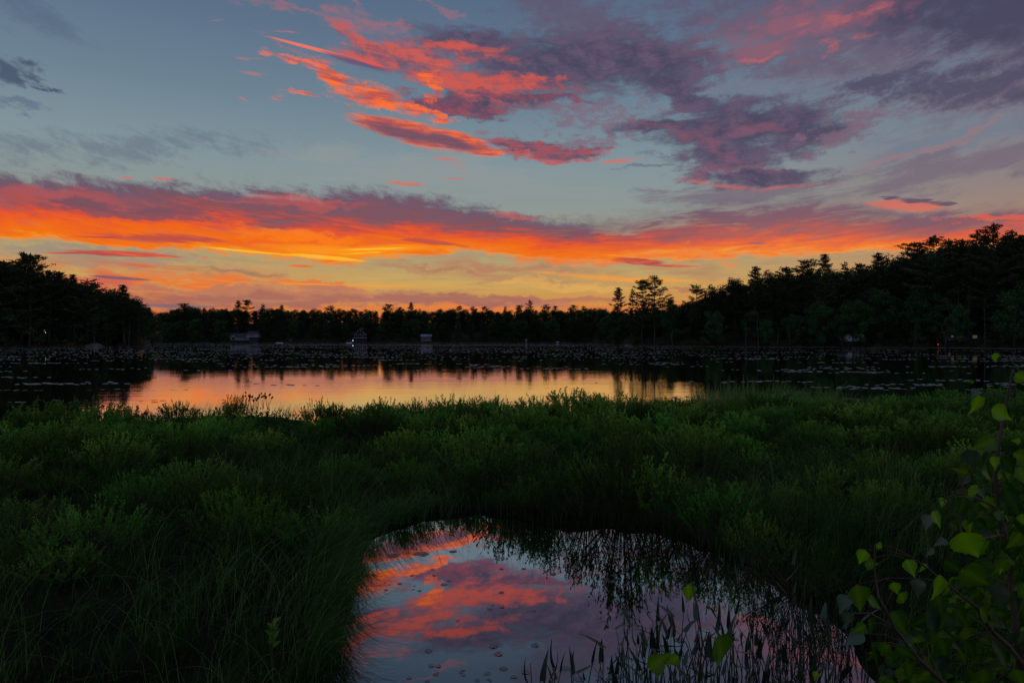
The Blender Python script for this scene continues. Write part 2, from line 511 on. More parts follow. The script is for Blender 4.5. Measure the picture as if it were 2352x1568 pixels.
# ---------------------------------------------------------------- materials
def mat(name, rgb=(.1, .1, .1), rough=.8, spec=.3, var=0.0, vscale=3.0, attr=None, rgb2=None, transl=0.0, emis=None, es=1.0, bump=0.0, sheen=0, metal=0.0, obj_var=0.0, tw=None):
    m = bpy.data.materials.new(name)
    m.use_nodes = True
    nt = m.node_tree
    b = nt.nodes['Principled BSDF']
    b.inputs['Roughness'].default_value = rough
    b.inputs['Specular IOR Level'].default_value = spec
    b.inputs['Metallic'].default_value = metal
    L = nt.links.new
    src = nt.nodes.new('ShaderNodeRGB')
    src.outputs[0].default_value = (*rgb, 1)
    c = src.outputs[0]
    if rgb2 is not None:
        f = None
        if attr:
            a = nt.nodes.new('ShaderNodeAttribute')
            a.attribute_name = attr
            f = a.outputs['Fac']
        else:
            n = nt.nodes.new('ShaderNodeTexNoise')
            tc = nt.nodes.new('ShaderNodeTexCoord')
            L(tc.outputs['Object'], n.inputs['Vector'])
            n.inputs['Scale'].default_value = vscale
            n.inputs['Detail'].default_value = 6
            mr = nt.nodes.new('ShaderNodeMapRange')
            mr.inputs[1].default_value = .35
            mr.inputs[2].default_value = .65
            L(n.outputs[0], mr.inputs[0])
            f = mr.outputs[0]
        x = nt.nodes.new('ShaderNodeMix')
        x.data_type = 'RGBA'
        L(f, x.inputs[0])
        L(c, x.inputs[6])
        x.inputs[7].default_value = (*rgb2, 1)
        c = x.outputs[2]
    if obj_var:
        oi = nt.nodes.new('ShaderNodeObjectInfo')
        mr = nt.nodes.new('ShaderNodeMapRange')
        mr.inputs[3].default_value = 1 - obj_var
        mr.inputs[4].default_value = 1 + obj_var
        L(oi.outputs['Random'], mr.inputs[0])
        hs = nt.nodes.new('ShaderNodeHueSaturation')
        L(mr.outputs[0], hs.inputs['Value'])
        L(c, hs.inputs['Color'])
        m2 = nt.nodes.new('ShaderNodeMath')
        m2.operation = 'MULTIPLY'
        m2.inputs[1].default_value = 7.31
        L(oi.outputs['Random'], m2.inputs[0])
        m3 = nt.nodes.new('ShaderNodeMath')
        m3.operation = 'FRACT'
        L(m2.outputs[0], m3.inputs[0])
        m4 = nt.nodes.new('ShaderNodeMapRange')
        m4.inputs[3].default_value = .5 - obj_var * .035
        m4.inputs[4].default_value = .5 + obj_var * .035
        L(m3.outputs[0], m4.inputs[0])
        L(m4.outputs[0], hs.inputs['Hue'])
        c = hs.outputs[0]
    L(c, b.inputs['Base Color'])
    if bump:
        n = nt.nodes.new('ShaderNodeTexNoise')
        n.inputs['Scale'].default_value = vscale * 4
        bp = nt.nodes.new('ShaderNodeBump')
        bp.inputs['Strength'].default_value = bump
        L(n.outputs[0], bp.inputs['Height'])
        L(bp.outputs[0], b.inputs['Normal'])
    if emis is not None:
        b.inputs['Emission Color'].default_value = (*emis, 1)
        b.inputs['Emission Strength'].default_value = es
    if transl:
        t = nt.nodes.new('ShaderNodeBsdfTranslucent')
        if tw:
            g = nt.nodes.new('ShaderNodeMix')
            g.data_type = 'RGBA'
            g.blend_type = 'MULTIPLY'
            g.inputs[0].default_value = 1
            L(c, g.inputs[6])
            g.inputs[7].default_value = (*tw, 1)
            L(g.outputs[2], t.inputs[0])
        else:
            L(c, t.inputs[0])
        x = nt.nodes.new('ShaderNodeMixShader')
        x.inputs[0].default_value = transl
        L(b.outputs[0], x.inputs[1])
        L(t.outputs[0], x.inputs[2])
        L(x.outputs[0], nt.nodes['Material Output'].inputs[0])
    return m


MAT = {}
MAT['pine'] = mat('pine needles', (.026, .044, .016), .85, .1, attr='tint', rgb2=(.055, .080, .035), obj_var=.35)
MAT['broad'] = mat('broad leaves', (.024, .054, .016), .8, .1, attr='tint', rgb2=(.046, .086, .026), transl=.2, obj_var=.5)
MAT['broadlight'] = mat('pale broad leaves', (.030, .080, .026), .8, .1, attr='tint', rgb2=(.052, .130, .040), transl=.2, obj_var=.2)
MAT['fern'] = mat('spruce needles', (.026, .044, .026), .85, .2, attr='tint', rgb2=(.045, .066, .036), obj_var=.3)
MAT['bark'] = mat('grey bark', (.045, .038, .03), .95, .05, rgb2=(.075, .065, .055), vscale=2.5, bump=.3)
MAT['birchbark'] = mat('pale bark', (.085, .08, .07), .9, .05, rgb2=(.05, .045, .04), vscale=1.5)
MAT['soil'] = mat('forest floor', (.020, .018, .012), .95, .05, rgb2=(.035, .038, .018), vscale=.25)
MAT['peat'] = mat('wet peat', (.006, .006, .004), .95, .02, rgb2=(.014, .016, .007), vscale=1.5)


# ---------------------------------------------------------------- water
def water_mat():
    m = bpy.data.materials.new('dark pond water')
    m.use_nodes = True
    nt = m.node_tree
    nt.nodes.clear()
    L = nt.links.new
    N = nt.nodes.new
    out = N('ShaderNodeOutputMaterial')
    base = N('ShaderNodeBsdfDiffuse')
    base.inputs[0].default_value = (.006, .006, .004, 1)
    gl = N('ShaderNodeBsdfGlossy')
    gl.inputs['Roughness'].default_value = .012
    gl.inputs[0].default_value = (.97, .96, .96, 1)
    fr = N('ShaderNodeFresnel')
    fr.inputs['IOR'].default_value = 1.333
    fm = N('ShaderNodeMath')
    fm.operation = 'MULTIPLY'
    fm.use_clamp = True
    fm.inputs[1].default_value = 4.4      # Fresnel factor boosted to brighten reflections beyond those of clear water
    L(fr.outputs[0], fm.inputs[0])
    mx = N('ShaderNodeMixShader')
    L(fm.outputs[0], mx.inputs[0])
    L(base.outputs[0], mx.inputs[1])
    L(gl.outputs[0], mx.inputs[2])
    L(mx.outputs[0], out.inputs[0])
    g = N('ShaderNodeNewGeometry')
    # long low ripples, stronger out on the open lake, almost none in the sheltered pool
    mp = N('ShaderNodeMapping')
    mp.inputs[3].default_value = (.06, 1.1, 1)
    L(g.outputs['Position'], mp.inputs[0])
    n1 = N('ShaderNodeTexNoise')
    n1.inputs['Scale'].default_value = 1.6
    n1.inputs['Detail'].default_value = 4
    L(mp.outputs[0], n1.inputs['Vector'])
    n2 = N('ShaderNodeTexNoise')
    n2.inputs['Scale'].default_value = .045
    n2.inputs['Detail'].default_value = 3
    L(mp.outputs[0], n2.inputs['Vector'])
    pr = N('ShaderNodeMapRange')
    pr.inputs[1].default_value = .42
    pr.inputs[2].default_value = .62
    pr.inputs[3].default_value = .25
    pr.inputs[4].default_value = 1.0
    L(n2.outputs[0], pr.inputs[0])
    sx = N('ShaderNodeSeparateXYZ')
    L(g.outputs['Position'], sx.inputs[0])
    dr = N('ShaderNodeMapRange')
    dr.inputs[1].default_value = 14
    dr.inputs[2].default_value = 30
    dr.inputs[3].default_value = .02
    dr.inputs[4].default_value = 1.0
    L(sx.outputs[1], dr.inputs[0])
    mu = N('ShaderNodeMath')
    mu.operation = 'MULTIPLY'
    L(pr.outputs[0], mu.inputs[0])
    L(dr.outputs[0], mu.inputs[1])
    b = N('ShaderNodeBump')
    b.inputs['Distance'].default_value = .0065
    L(mu.outputs[0], b.inputs['Strength'])
    L(n1.outputs[0], b.inputs['Height'])
    for s_ in (gl, fr):
        L(b.outputs[0], s_.inputs['Normal'])
    return m


MAT['water'] = water_mat()
me = foreach_mesh('water', [(-900, -30, 0), (900, -30, 0), (900, 1500, 0), (-900, 1500, 0)], [(0, 1, 2, 3)])
me.materials.append(MAT['water'])
link('water', me)
tag(bpy.data.objects['water'], kind='structure')


# ---------------------------------------------------------------- land round the lake
def interp(x, xs, ys):
    return float(np.interp(x, xs, ys))


SH_X = [-1200, 0, 180, 300, 333, 338, 360, 1340, 1375, 1400, 1450, 1540, 1800, 2100, 2352, 3200]
SH_D = [170, 236, 246, 256, 262, 330, 478, 492, 470, 345, 292, 258, 232, 214, 192, 140]


def shoreD(px):
    return interp(px, SH_X, SH_D)


def land_z(px, over):
    """height of the land at so many metres behind the shore"""
    top = interp(px, [-600, 0, 200, 300, 350, 385, 700, 1350, 1420, 1700, 2352, 3200], [15, 14, 11, 6, 3, 16, 18, 18, 9, 17, 24, 26])
    return .25 + top * (1 - math.exp(-max(0, over) / 42)) * min(1, over / 12)


pxs = np.concatenate([np.arange(-1800, 0, 60), np.arange(0, 2400, 12), np.arange(2400, 4400, 60)])
overs = [-6, -.4, .15, 1, 3, 8, 16, 28, 45, 70, 110, 180, 300, 600, 1200, 2200]
V, Q = [], []
for i, px in enumerate(pxs):
    D0 = shoreD(px)
    for j, ov in enumerate(overs):
        wob = 1.2 * math.sin(px * .13) + .8 * math.sin(px * .31 + 1)
        D = D0 + ov + wob
        z = -1.2 if ov < -1 else -.15 if ov < 0 else land_z(px, ov) * (1 if ov > 2 else .4) + rng.normal() * .12
        V.append(((px - 1176) / FPX * D, D, z))
n = len(overs)
for i in range(len(pxs) - 1):
    for j in range(n - 1):
        Q.append((i * n + j, (i + 1) * n + j, (i + 1) * n + j + 1, i * n + j + 1))
me = foreach_mesh('ground', V, Q, smooth_=True)
me.materials.append(MAT['soil'])
tag(link('ground', me), kind='structure')


# ---------------------------------------------------------------- trees
def quads_from(cen, u, v, tint):
    """quads round centres with half-axes u and v"""
    n = len(cen)
    P = np.stack([cen - u - v * .35, cen - u * .1 - v, cen + u + v * .2, cen + u * .1 + v], 1)
    return P.reshape(-1, 3), np.arange(4 * n).reshape(-1, 4), np.repeat(tint, 4)


def unit(a):
    return a / np.maximum(np.linalg.norm(a, axis=-1, keepdims=True), 1e-9)


def pine_meshes(seed, H=25.0, crown0=.25, spread=.2, n_br=64, gap=.25, flat=.25, top='cone', lean=0.0, leafy=1.0):
    """white pine: plates of needles on upturned limbs. Returns trunk and crown mesh, height H, base at the origin"""
    r = np.random.default_rng(seed)
    tb = MB()
    bend = r.normal(0, .012, 2) * H
    cx = lambda t: (bend[0] * math.sin(t * 2.2) + lean * H * t * t, bend[1] * math.sin(t * 1.7))
    pts = [(cx(t)[0], cx(t)[1], t * H * .97) for t in np.linspace(0, 1, 9)]
    tb.tube(pts, [H * .0095 * (1 - t) ** .8 + .03 for t in np.linspace(0, 1, 9)], 6)
    cen, uu, vv, ti = [], [], [], []
    t = crown0
    k = 0
    ph = r.uniform(0, 6)
    while t < .975:
        f = (t - crown0) / (1 - crown0)
        if top == 'cone':
            L = spread * H * (1 - f) ** .75 * (.35 + .65 * min(1, f * 5)) + .35
        elif top == 'flat':
            L = spread * H * (1 - f ** 3.2) * (.55 + .45 * min(1, f * 4)) + .3
        else:
            L = spread * H * (1 - f) ** .45 * (.5 + .5 * math.sin(min(1, f * 1.6) * 1.57)) + .3
        t += (1 - crown0) / n_br * 1.9 * (1 if r.random() > gap else 2.2) * (1 - .45 * f)
        whorl = 3 if f < .75 else 4
        for q in range(whorl):
            k += 1 / 2.2 if q else 1
            if r.random() < gap * .7:
                continue
            a = ph + q * 6.28 / whorl + r.normal(0, .5)
            l = L * r.uniform(.45, 1.25)
            rise = (.05 + .5 * f + r.normal(0, .12))
            d = np.array([math.cos(a), math.sin(a), rise])
            base = np.array([*cx(t), t * H * .97])
            side = np.array([-math.sin(a), math.cos(a), 0])
            nt = max(4, int(l / .34 * leafy))
            if l > 1.2:
                e = base + d * l * .85
                tb.tube([tuple(base), tuple(base + d * l * .45 - np.array([0, 0, .03 * l])), tuple(e)], [.05 + l * .012, .035, .015], 4, False)
            s = r.uniform(.25, 1.0, nt)
            w = (r.random(nt) * 2 - 1) * .34 * l * (1.15 - s)
            c = base + d * (s * l)[:, None] + side * w[:, None] + np.stack([0 * s, 0 * s, .10 * l * s * s + r.normal(0, .06, nt) * flat * 3], 1)
            m = 8
            c = np.repeat(c, m, 0) + r.normal(0, 1, (nt * m, 3)) * [.26, .26, .12]
            dirn = unit(np.repeat((d * [1, 1, .3])[None], nt * m, 0) + r.normal(0, .6, (nt * m, 3)) + [0, 0, .5])
            perp = unit(np.cross(dirn, r.normal(0, 1, (nt * m, 3))))
            ln = r.uniform(.18, .46, nt * m)[:, None]
            cen.append(c)
            uu.append(dirn * ln)
            vv.append(perp * r.uniform(.06, .13, nt * m)[:, None])
            ti.append(np.clip(r.random(nt * m) * .5 + .5 * r.random() + 0 * f, 0, 1))
        ph += 1.1
    # leader
    m = 40
    z = r.uniform(.94, 1.0, m)
    cen.append(np.stack([cx(1)[0] + r.normal(0, .2, m) * (1.02 - z) * 8, cx(1)[1] + r.normal(0, .2, m) * (1.02 - z) * 8, z * H], 1))
    dd = unit(r.normal(0, .5, (m, 3)) + [0, 0, 1])
    uu.append(dd * .3)
    vv.append(unit(np.cross(dd, r.normal(0, 1, (m, 3)))) * .08)
    ti.append(r.random(m))
    P, Q, tt = quads_from(np.concatenate(cen), np.concatenate(uu), np.concatenate(vv), np.concatenate(ti))
    return tb.mesh('trunk', MAT['bark']), P, Q, tt


def broad_meshes(seed, H=16.0, base=.18, width=.34, lobes=46, per=150, leaf=.2, low=False):
    r = np.random.default_rng(seed)
    tb = MB()
    tb.tube([(0, 0, 0), (r.normal() * .3, r.normal() * .3, H * .35), (r.normal() * .5, r.normal() * .5, H * .8)], [H * .014, H * .011, .05], 6)
    cen, uu, vv, ti = [], [], [], []
    for i in range(lobes):
        f = i / lobes
        z = H * (base + (1 - base) * (f ** .8) * .93)
        fz = (z / H - base) / (1 - base)
        R = width * H * (math.sin(min(1, fz * 1.25 + .25) * 1.75)) ** .8 * (1 - fz ** 4) if fz < 1 else .3
        R = max(R, .6)
        a = i * 2.4 + r.normal(0, .4)
        rr = R * r.uniform(.25, .9)
        c0 = np.array([math.cos(a) * rr, math.sin(a) * rr, z + r.normal() * .9])
        if i % 2 == 0:
            tb.tube([(0, 0, max(H * .15, z * .7)), tuple(c0 * [.6, .6, .97]), tuple(c0)], [.11, .07, .03], 4, False)
        lr = H * r.uniform(.06, .135)
        m = int(per * (lr / (H * .09)) ** 1.6)
        dd = unit(r.normal(0, 1, (m, 3)))
        c = c0 + dd * lr * (r.random(m) ** .4)[:, None] * [1.05, 1.05, .95]
        cen.append(c)
        nrm = unit(dd + r.normal(0, .7, (m, 3)) + [0, 0, .4])
        u = unit(np.cross(nrm, r.normal(0, 1, (m, 3))))
        sz = r.uniform(.6, 1.5, m)[:, None] * leaf * H / 16
        uu.append(u * sz)
        vv.append(np.cross(nrm, u) * sz * .7)
        ti.append(np.clip(.5 * r.random(m) + .5 * r.random(), 0, 1))
    P, Q, tt = quads_from(np.concatenate(cen), np.concatenate(uu), np.concatenate(vv), np.concatenate(ti))
    return tb.mesh('trunk', MAT['bark']), P, Q, tt


def tree_proto(parts, mt, H):
    tm, P, Q, tt = parts
    me = foreach_mesh('crown', P, Q, attrs={'tint': tt})
    me.materials.append(mt)
    return (tm, me, H)


PINES = [tree_proto(pine_meshes(11, crown0=.16, spread=.17, top='cone', gap=.22), MAT['pine'], 25),
         tree_proto(pine_meshes(12, crown0=.18, spread=.21, top='round', gap=.30), MAT['pine'], 25),
         tree_proto(pine_meshes(13, crown0=.15, spread=.23, top='flat', gap=.30), MAT['pine'], 25),
         tree_proto(pine_meshes(14, crown0=.22, spread=.17, top='round', gap=.32, n_br=56), MAT['pine'], 25),
         tree_proto(pine_meshes(15, crown0=.12, spread=.19, top='cone', gap=.28, lean=.02), MAT['pine'], 25),
         tree_proto(pine_meshes(16, crown0=.16, spread=.24, top='round', gap=.28, n_br=70), MAT['pine'], 25),
         tree_proto(pine_meshes(17, crown0=.25, spread=.19, top='flat', gap=.28, n_br=54), MAT['pine'], 25)]
SPRUCES = [tree_proto(pine_meshes(31, crown0=.06, spread=.19, top='cone', gap=.08, n_br=90, flat=.4), MAT['fern'], 25),
           tree_proto(pine_meshes(32, crown0=.04, spread=.24, top='round', gap=.10, n_br=90, flat=.5), MAT['fern'], 25)]
BROADS = [tree_proto(broad_meshes(21), MAT['broad'], 16), tree_proto(broad_meshes(22, width=.42, base=.12), MAT['broad'], 16),
          tree_proto(broad_meshes(23, width=.30, base=.25), MAT['broad'], 16), tree_proto(broad_meshes(24, width=.38, base=.05), MAT['broad'], 16)]
LIGHTS = []
for tm, me, H in BROADS[:2]:
    m2 = me.copy()
    m2.materials[0] = MAT['broadlight']
    LIGHTS.append((tm, m2, H))
BUSHES = [tree_proto(broad_meshes(41, H=16, base=.02, width=.75, lobes=26, leaf=.3), MAT['broad'], 16),
          tree_proto(broad_meshes(42, H=16, base=.02, width=.95, lobes=30, leaf=.3), MAT['broad'], 16)]


def tree(name, proto, px, D, h, label, cat, group=None, wide=1.0, z=None, rz=None):
    tm, me, H = proto
    s = h / H
    zz = land_z(px, D - shoreD(px)) - .3 if z is None else z
    o = empty(name, at(px, D, zz), random.uniform(0, 6.28) if rz is None else rz, (s * wide, s * wide, s))
    tag(o, label, cat, group)
    link('trunk', tm, o)
    link('crown', me, o)
    return o


# named skyline trees: column, row of the top, metres behind the shore, kind, prototype, width, label
SKY = [
    # left shore
    (12, 598, 14, 'p', 5, 1.0, 'broad dark pine at the left edge of the photo, next to the tallest left-shore pine'),
    (50, 588, 8, 'p', 2, .8, 'pine with a flat wispy top just left of the tallest left-shore pine'),
    (68, 581, 4, 'p', 5, .82, 'tallest pine on the left shore, with spread plates of branches'),
    (112, 620, 6, 'p', 2, .75, 'slim pine with a flat top right of the tallest left-shore pine'),
    (138, 622, 9, 'p', 3, .7, 'small open-topped pine, second right of the tallest left-shore pine'),
    (172, 630, 6, 'p', 0, .8, 'pointed pine at the middle of the left-shore skyline'),
    (200, 640, 5, 'p', 1, 1.0, 'round-topped pine on the right slope of the left-shore skyline'),
    (222, 648, 8, 'p', 6, .95, 'ragged pine whose branches reach right, left of the dip in the left shore'),
    (252, 662, 5, 'p', 1, .8, 'low round pine left of the pointed pine near the end of the left point'),
    (286, 654, 3, 'p', 0, 1.0, 'pointed layered pine close to the end of the left point'),
    (316, 690, 3, 'p', 2, .8, 'small leaning pine near the tip of the left point'),
    (338, 706, 2, 'p', 3, .7, 'lowest little pine at the very tip of the left point'),
    # far shore
    (424, 696, 24, 'p', 5, 1.1, 'broad round pine, first to stand out at the left end of the far shore'),
    (545, 690, 22, 'p', 0, 1.0, 'pointed pine above the long house on the far shore, left of a pair'),
    (566, 688, 24, 'p', 3, 1.0, 'open-topped pine above the long house, right of a pair'),
    (603, 697, 22, 'p', 4, .9, 'single small pine right of the pair above the long house'),
    (646, 700, 24, 'p', 0, .9, 'small spire of a pine midway between the long house and the gabled house'),
    (758, 701, 26, 'p', 1, 1.1, 'round tuft of a pine left of the gabled house on the far shore'),
    (892, 698, 22, 'p', 5, 1.0, 'bushy pine right of the gabled house on the far shore skyline'),
    (918, 704, 24, 'p', 2, .8, 'small flat pine left of the tallest mid-shore spire'),
    (944, 694, 20, 'p', 0, .85, 'sharp-tipped pine above the small white cottage on the far shore'),
    (964, 708, 24, 'p', 4, .8, 'short pine leaning right beside the sharp-tipped far pine'),
    (1055, 702, 22, 'p', 3, .9, 'open pine, first of several right of the small white cottage'),
    (1088, 703, 24, 'p', 1, .8, 'small round pine, second right of the small white cottage'),
    (1110, 703, 22, 'p', 2, .8, 'small flat pine, third right of the small white cottage'),
    (1160, 703, 24, 'p', 4, .8, 'thin pine left of the highest pine of the far shore'),
    (1216, 688, 20, 'p', 4, 1.0, 'highest pine of the far shore, right of the middle of the photo'),
    (1192, 700, 22, 'p', 5, .8, 'bushy pine tight against the left side of the highest far pine'),
    (1256, 698, 22, 'p', 1, .9, 'dark round pine, first right of the highest far pine'),
    (1276, 702, 24, 'p', 3, .7, 'thin open pine, second right of the highest far pine'),
    (1316, 700, 22, 'p', 5, .8, 'fan-shaped pine, third right of the highest far pine'),
    (1342, 702, 22, 'p', 1, .7, 'small pale pine, last one left of the wooded point'),
    # the point
    (1418, 660, 6, 'p', 0, .85, 'pine standing clear at the left end of the wooded point'),
    (1452, 662, 8, 'p', 4, .6, 'thin half-bare pine between the tall ones of the wooded point'),
    (1474, 641, 7, 'p', 3, .9, 'tall narrow pine in the middle of the wooded point'),
    (1504, 632, 5, 'p', 6, .85, 'tallest flat-topped pine of the wooded point'),
    (1540, 690, 10, 'b', 2, .9, 'round leafy tree right of the tallest pine of the wooded point'),
    (1600, 653, 14, 'p', 1, .9, 'pine with a ragged top where the right-hand hill begins'),
    (1640, 660, 16, 'b', 1, 1.0, 'leafy tree on the lower slope of the right-hand skyline'),
    (1690, 642, 16, 'b', 0, 1.0, 'broad leafy tree on the right skyline left of the tall spire pine'),
    (1734, 612, 10, 'p', 0, .9, 'layered spire pine above the start of the right-hand woods'),
    (1772, 628, 18, 'b', 1, 1.0, 'leafy crown just right of the layered spire pine'),
    (1810, 612, 20, 'p', 2, 1.0, 'flat-crowned pine on the rising right skyline'),
    (1852, 596, 20, 'p', 5, .9, 'bushy pine left of the sharp pine of the right skyline'),
    (1898, 583, 14, 'p', 0, .85, 'sharp symmetric pine at the middle of the right skyline'),
    (1942, 600, 20, 'p', 4, .7, 'short pine in the dip of the right skyline'),
    (1976, 604, 22, 'p', 3, .7, 'sparse little pine in the dip of the right skyline'),
    (2016, 580, 16, 'p', 0, .95, 'pointed pine rising above the white building on the right shore'),
    (2060, 590, 24, 'b', 1, 1.0, 'round leafy crown right of the pine above the white building'),
    (2100, 556, 18, 'p', 5, .9, 'bushy pine left of a trio on the high right skyline'),
    (2134, 542, 12, 'p', 2, .8, 'tall pine with open plates, centre of a trio on the high right skyline'),
    (2178, 548, 16, 'p', 6, .8, 'flat-topped pine right of a trio on the high right skyline'),
    (2212, 548, 18, 'p', 3, .7, 'open-branched pine left of the two highest pines'),
    (2245, 532, 14, 'p', 4, .85, 'second highest pine of the right shore, left of the highest'),
    (2287, 512, 8, 'p', 1, .85, 'highest pine of the right shore, near the right edge of the photo'),
    (2325, 542, 14, 'p', 5, .9, 'pine right of the highest one, at the right edge of the photo'),
    (2352, 538, 12, 'p', 0, .9, 'pine cut off by the right edge of the photo'),
]
for px, ty, over, kd, pi, wide, lab in SKY:
    D = shoreD(px) + over
    zb = land_z(px, over) - .3
    h = z_at(ty, D) - zb
    pr = {'p': PINES, 'b': BROADS}[kd][pi]
    tree('pine_tree' if kd == 'p' else 'broadleaf_tree', pr, px, D, h, lab, 'tree', 'skyline trees round the lake', wide * (1.55 if kd == 'p' else 1.0))

# the mass of the woods: rows of ordinary trees under the skyline
SKYX = [-500, 0, 110, 170, 215, 250, 285, 318, 352, 365, 420, 520, 700, 900, 1100, 1300, 1400, 1440, 1500, 1560, 1620, 1700, 1800, 1900, 2000, 2100, 2200, 2352, 2900]
SKYY = [560, 598, 622, 640, 650, 664, 668, 690, 722, 722, 706, 709, 712, 713, 713, 712, 711, 702, 694, 697, 686, 654, 634, 620, 618, 588, 572, 556, 500]
LABK = dict(p='pine', s='bushy conifer', b='leafy tree', l='leafy tree')
LAB = dict(far='dark tree in the unbroken woods along the far shore', left='dark tree in the woods of the left shore',
           right='dark green tree in the woods of the right shore', pale='paler green leafy tree standing out of the right-shore woods')
GRP = dict(far='woods of the far shore', left='woods of the left shore', right='woods of the right shore', pale='paler trees of the right shore')


CLEAR = [(512, 604), (802, 852), (958, 998), (1940, 2010), (95, 135)]      # columns kept open in front of the buildings


def wood_row(x0, x1, step, over, drop, side, kinds, hlim=None, z_jit=3, wd=1.0):
    x = x0
    while x < x1:
        if over < 10 and any(a < x < b for a, b in CLEAR):
            x += 6
            continue
        D = shoreD(x) + over + random.uniform(-3, 3)
        st = step * FPX / D
        ty = interp(x, SKYX, SKYY) + drop * FPX / D + random.uniform(-z_jit, z_jit) * FPX / D * .35
        zb = land_z(x, D - shoreD(x)) - .3
        h = max(5, z_at(ty, D) - zb)
        if hlim:
            h = min(h, hlim * random.uniform(.8, 1.1))
        k = random.choice(kinds)
        pr = random.choice({'p': PINES, 's': SPRUCES, 'b': BROADS, 'l': LIGHTS}[k])
        hh = h / pr[2]
        w = wd * (1.2 if h < 12 else 1)
        sd = 'pale' if k == 'l' else side
        tree({'p': 'pine_tree', 's': 'spruce_tree', 'b': 'broadleaf_tree', 'l': 'broadleaf_tree'}[k], pr, x + random.uniform(-.3, .3) * st, D, h, LAB[sd] if sd == 'pale' else 'dark %s in the %s of the %s' % (
            LABK[k], 'front row' if over < 18 else 'back rows', dict(far='woods along the far shore', left='left-shore woods', right='right-shore woods')[side]), 'tree', GRP[sd], w)
        x += st * random.uniform(.75, 1.2)


wood_row(345, 1400, 5.5, 40, .3, 'far', 'bbbbs', z_jit=2.5, wd=1.45)
wood_row(350, 1400, 6.5, 24, 2.0, 'far', 'bbbs', z_jit=3, wd=1.4)
wood_row(350, 1400, 8.0, 8, 8.0, 'far', 'bbs', z_jit=5, wd=1.3)
wood_row(1385, 2420, 5.5, 40, 1.2, 'right', 'bbps', z_jit=4, wd=1.25)
wood_row(1400, 2420, 5.5, 28, 3.0, 'right', 'bbsb', z_jit=5, wd=1.35)
wood_row(1385, 2420, 6.0, 17, 7.0, 'right', 'bsbb', z_jit=6, wd=1.4)
wood_row(1400, 2420, 8.0, 7, 12.0, 'right', 'bspb', hlim=22, z_jit=6, wd=1.2)
wood_row(-80, 340, 4.5, 34, 2.0, 'left', 'psbb', z_jit=3, wd=1.4)
wood_row(100, 335, 4.5, 13, 5.0, 'left', 'sb', z_jit=3, wd=1.5)
wood_row(-60, 335, 6.0, 26, 3.0, 'left', 'bb', z_jit=2, wd=1.6)
wood_row(1385, 1660, 5.0, 12, 9.0, 'right', 'sbb', z_jit=3, wd=1.6)
wood_row(1560, 2420, 5.5, 46, .3, 'right', 'bb', z_jit=2, wd=1.5)
wood_row(1395, 1640, 6.0, 30, 4.0, 'right', 'bb', z_jit=2, wd=1.6)
wood_row(-80, 325, 5.5, 20, 3.5, 'left', 'psbb', z_jit=4, wd=1.3)
wood_row(-80, 325, 5.5, 8, 8.0, 'left', 'sb', z_jit=4, wd=1.4)
for px, over, h, w in [(1890, 3, 13, 1.2), (1960, 2, 15, 1.3), (1830, 4, 10, 1.1), (2105, 5, 15, 1.1), (2200, 4, 12, 1.0), (2330, 3, 16, 1.2), (1640, 4, 12, 1.2), (1760, 3, 9, 1.1), (2020, 7, 17, 1.1)]:
    tree('broadleaf_tree', random.choice(LIGHTS), px, shoreD(px) + over, h, LAB['pale'], 'tree', GRP['pale'], w)

# bushes along the waterline
for (x0, x1, side) in ((345, 1395, 'far'), (1385, 2420, 'right'), (-80, 335, 'left')):
    x = x0
    while x < x1:
        if any(a - 4 < x < b + 4 for a, b in CLEAR[:3]):
            x += 4
            continue
        D = shoreD(x) + random.uniform(1.5, 4.5)
        h = random.uniform(1.8, 4.2) if side != 'far' else random.uniform(2.5, 5)
        if 1930 < x < 2015:
            h = 1.5
        if side == 'left' and 215 < x < 320:
            h *= .45
        o = tree('shore_bush', random.choice(BUSHES), x, D, h, {'far': 'low dark bush at the water line of the far shore', 'right': 'low dark bush at the water line of the right shore',
                 'left': 'low dark bush at the water line of the left shore'}[side], 'bush', 'bushes along the %s shore' % side, 1.1, z=.1)
        x += random.uniform(5, 9) * FPX / D * (1.2 if side == 'far' else .8)

# bare pale trunks that catch the light
TR = [(2200, 786, 668, 3), (2224, 786, 655, 5), (2262, 784, 675, 3), (2170, 785, 735, 2), (2102, 782, 742, 2), (1742, 785, 715, 2), (1785, 784, 738, 3),
      (1713, 784, 740, 1), (1815, 784, 735, 3), (1544, 785, 740, 1),
      (218, 787, 738, 2), (245, 787, 742, 3), (296, 786, 735, 1.5)]
for i, (px, y0, y1, over) in enumerate(TR):
    D = shoreD(px) + over
    h = z_at(y1, D)
    r = np.random.default_rng(i)
    o = empty('dead_tree', at(px, D, .1))
    tag(o, 'thin bare dead tree catching light at the edge of the %s woods' % ('left' if px < 340 else 'far' if px < 1390 else 'right'), 'tree', 'dead trees at the edge of the %s woods' % ('left' if px < 340 else 'far' if px < 1390 else 'right'))
    k = r.normal(0, .25, 4)
    MB().tube([(0, 0, 0), (k[0], 0, h * .35), (k[1] * 1.5, 0, h * .7), (k[2] * 2, 0, h)], [.17, .14, .1, .05], 6).build('trunk', MAT['birchbark'], o)
    b = MB()
    for q in range(7):
        z = h * r.uniform(.3, .95)
        a = r.uniform(0, 6.28)
        l = r.uniform(.8, 2.2)
        b.tube([(k[1] * z / h * 1.5, 0, z), (k[1] * z / h * 1.5 + math.cos(a) * l, math.sin(a) * l, z + l * r.uniform(-.1, .4))], [.035, .012], 4)
    b.build('branches', MAT['birchbark'], o)

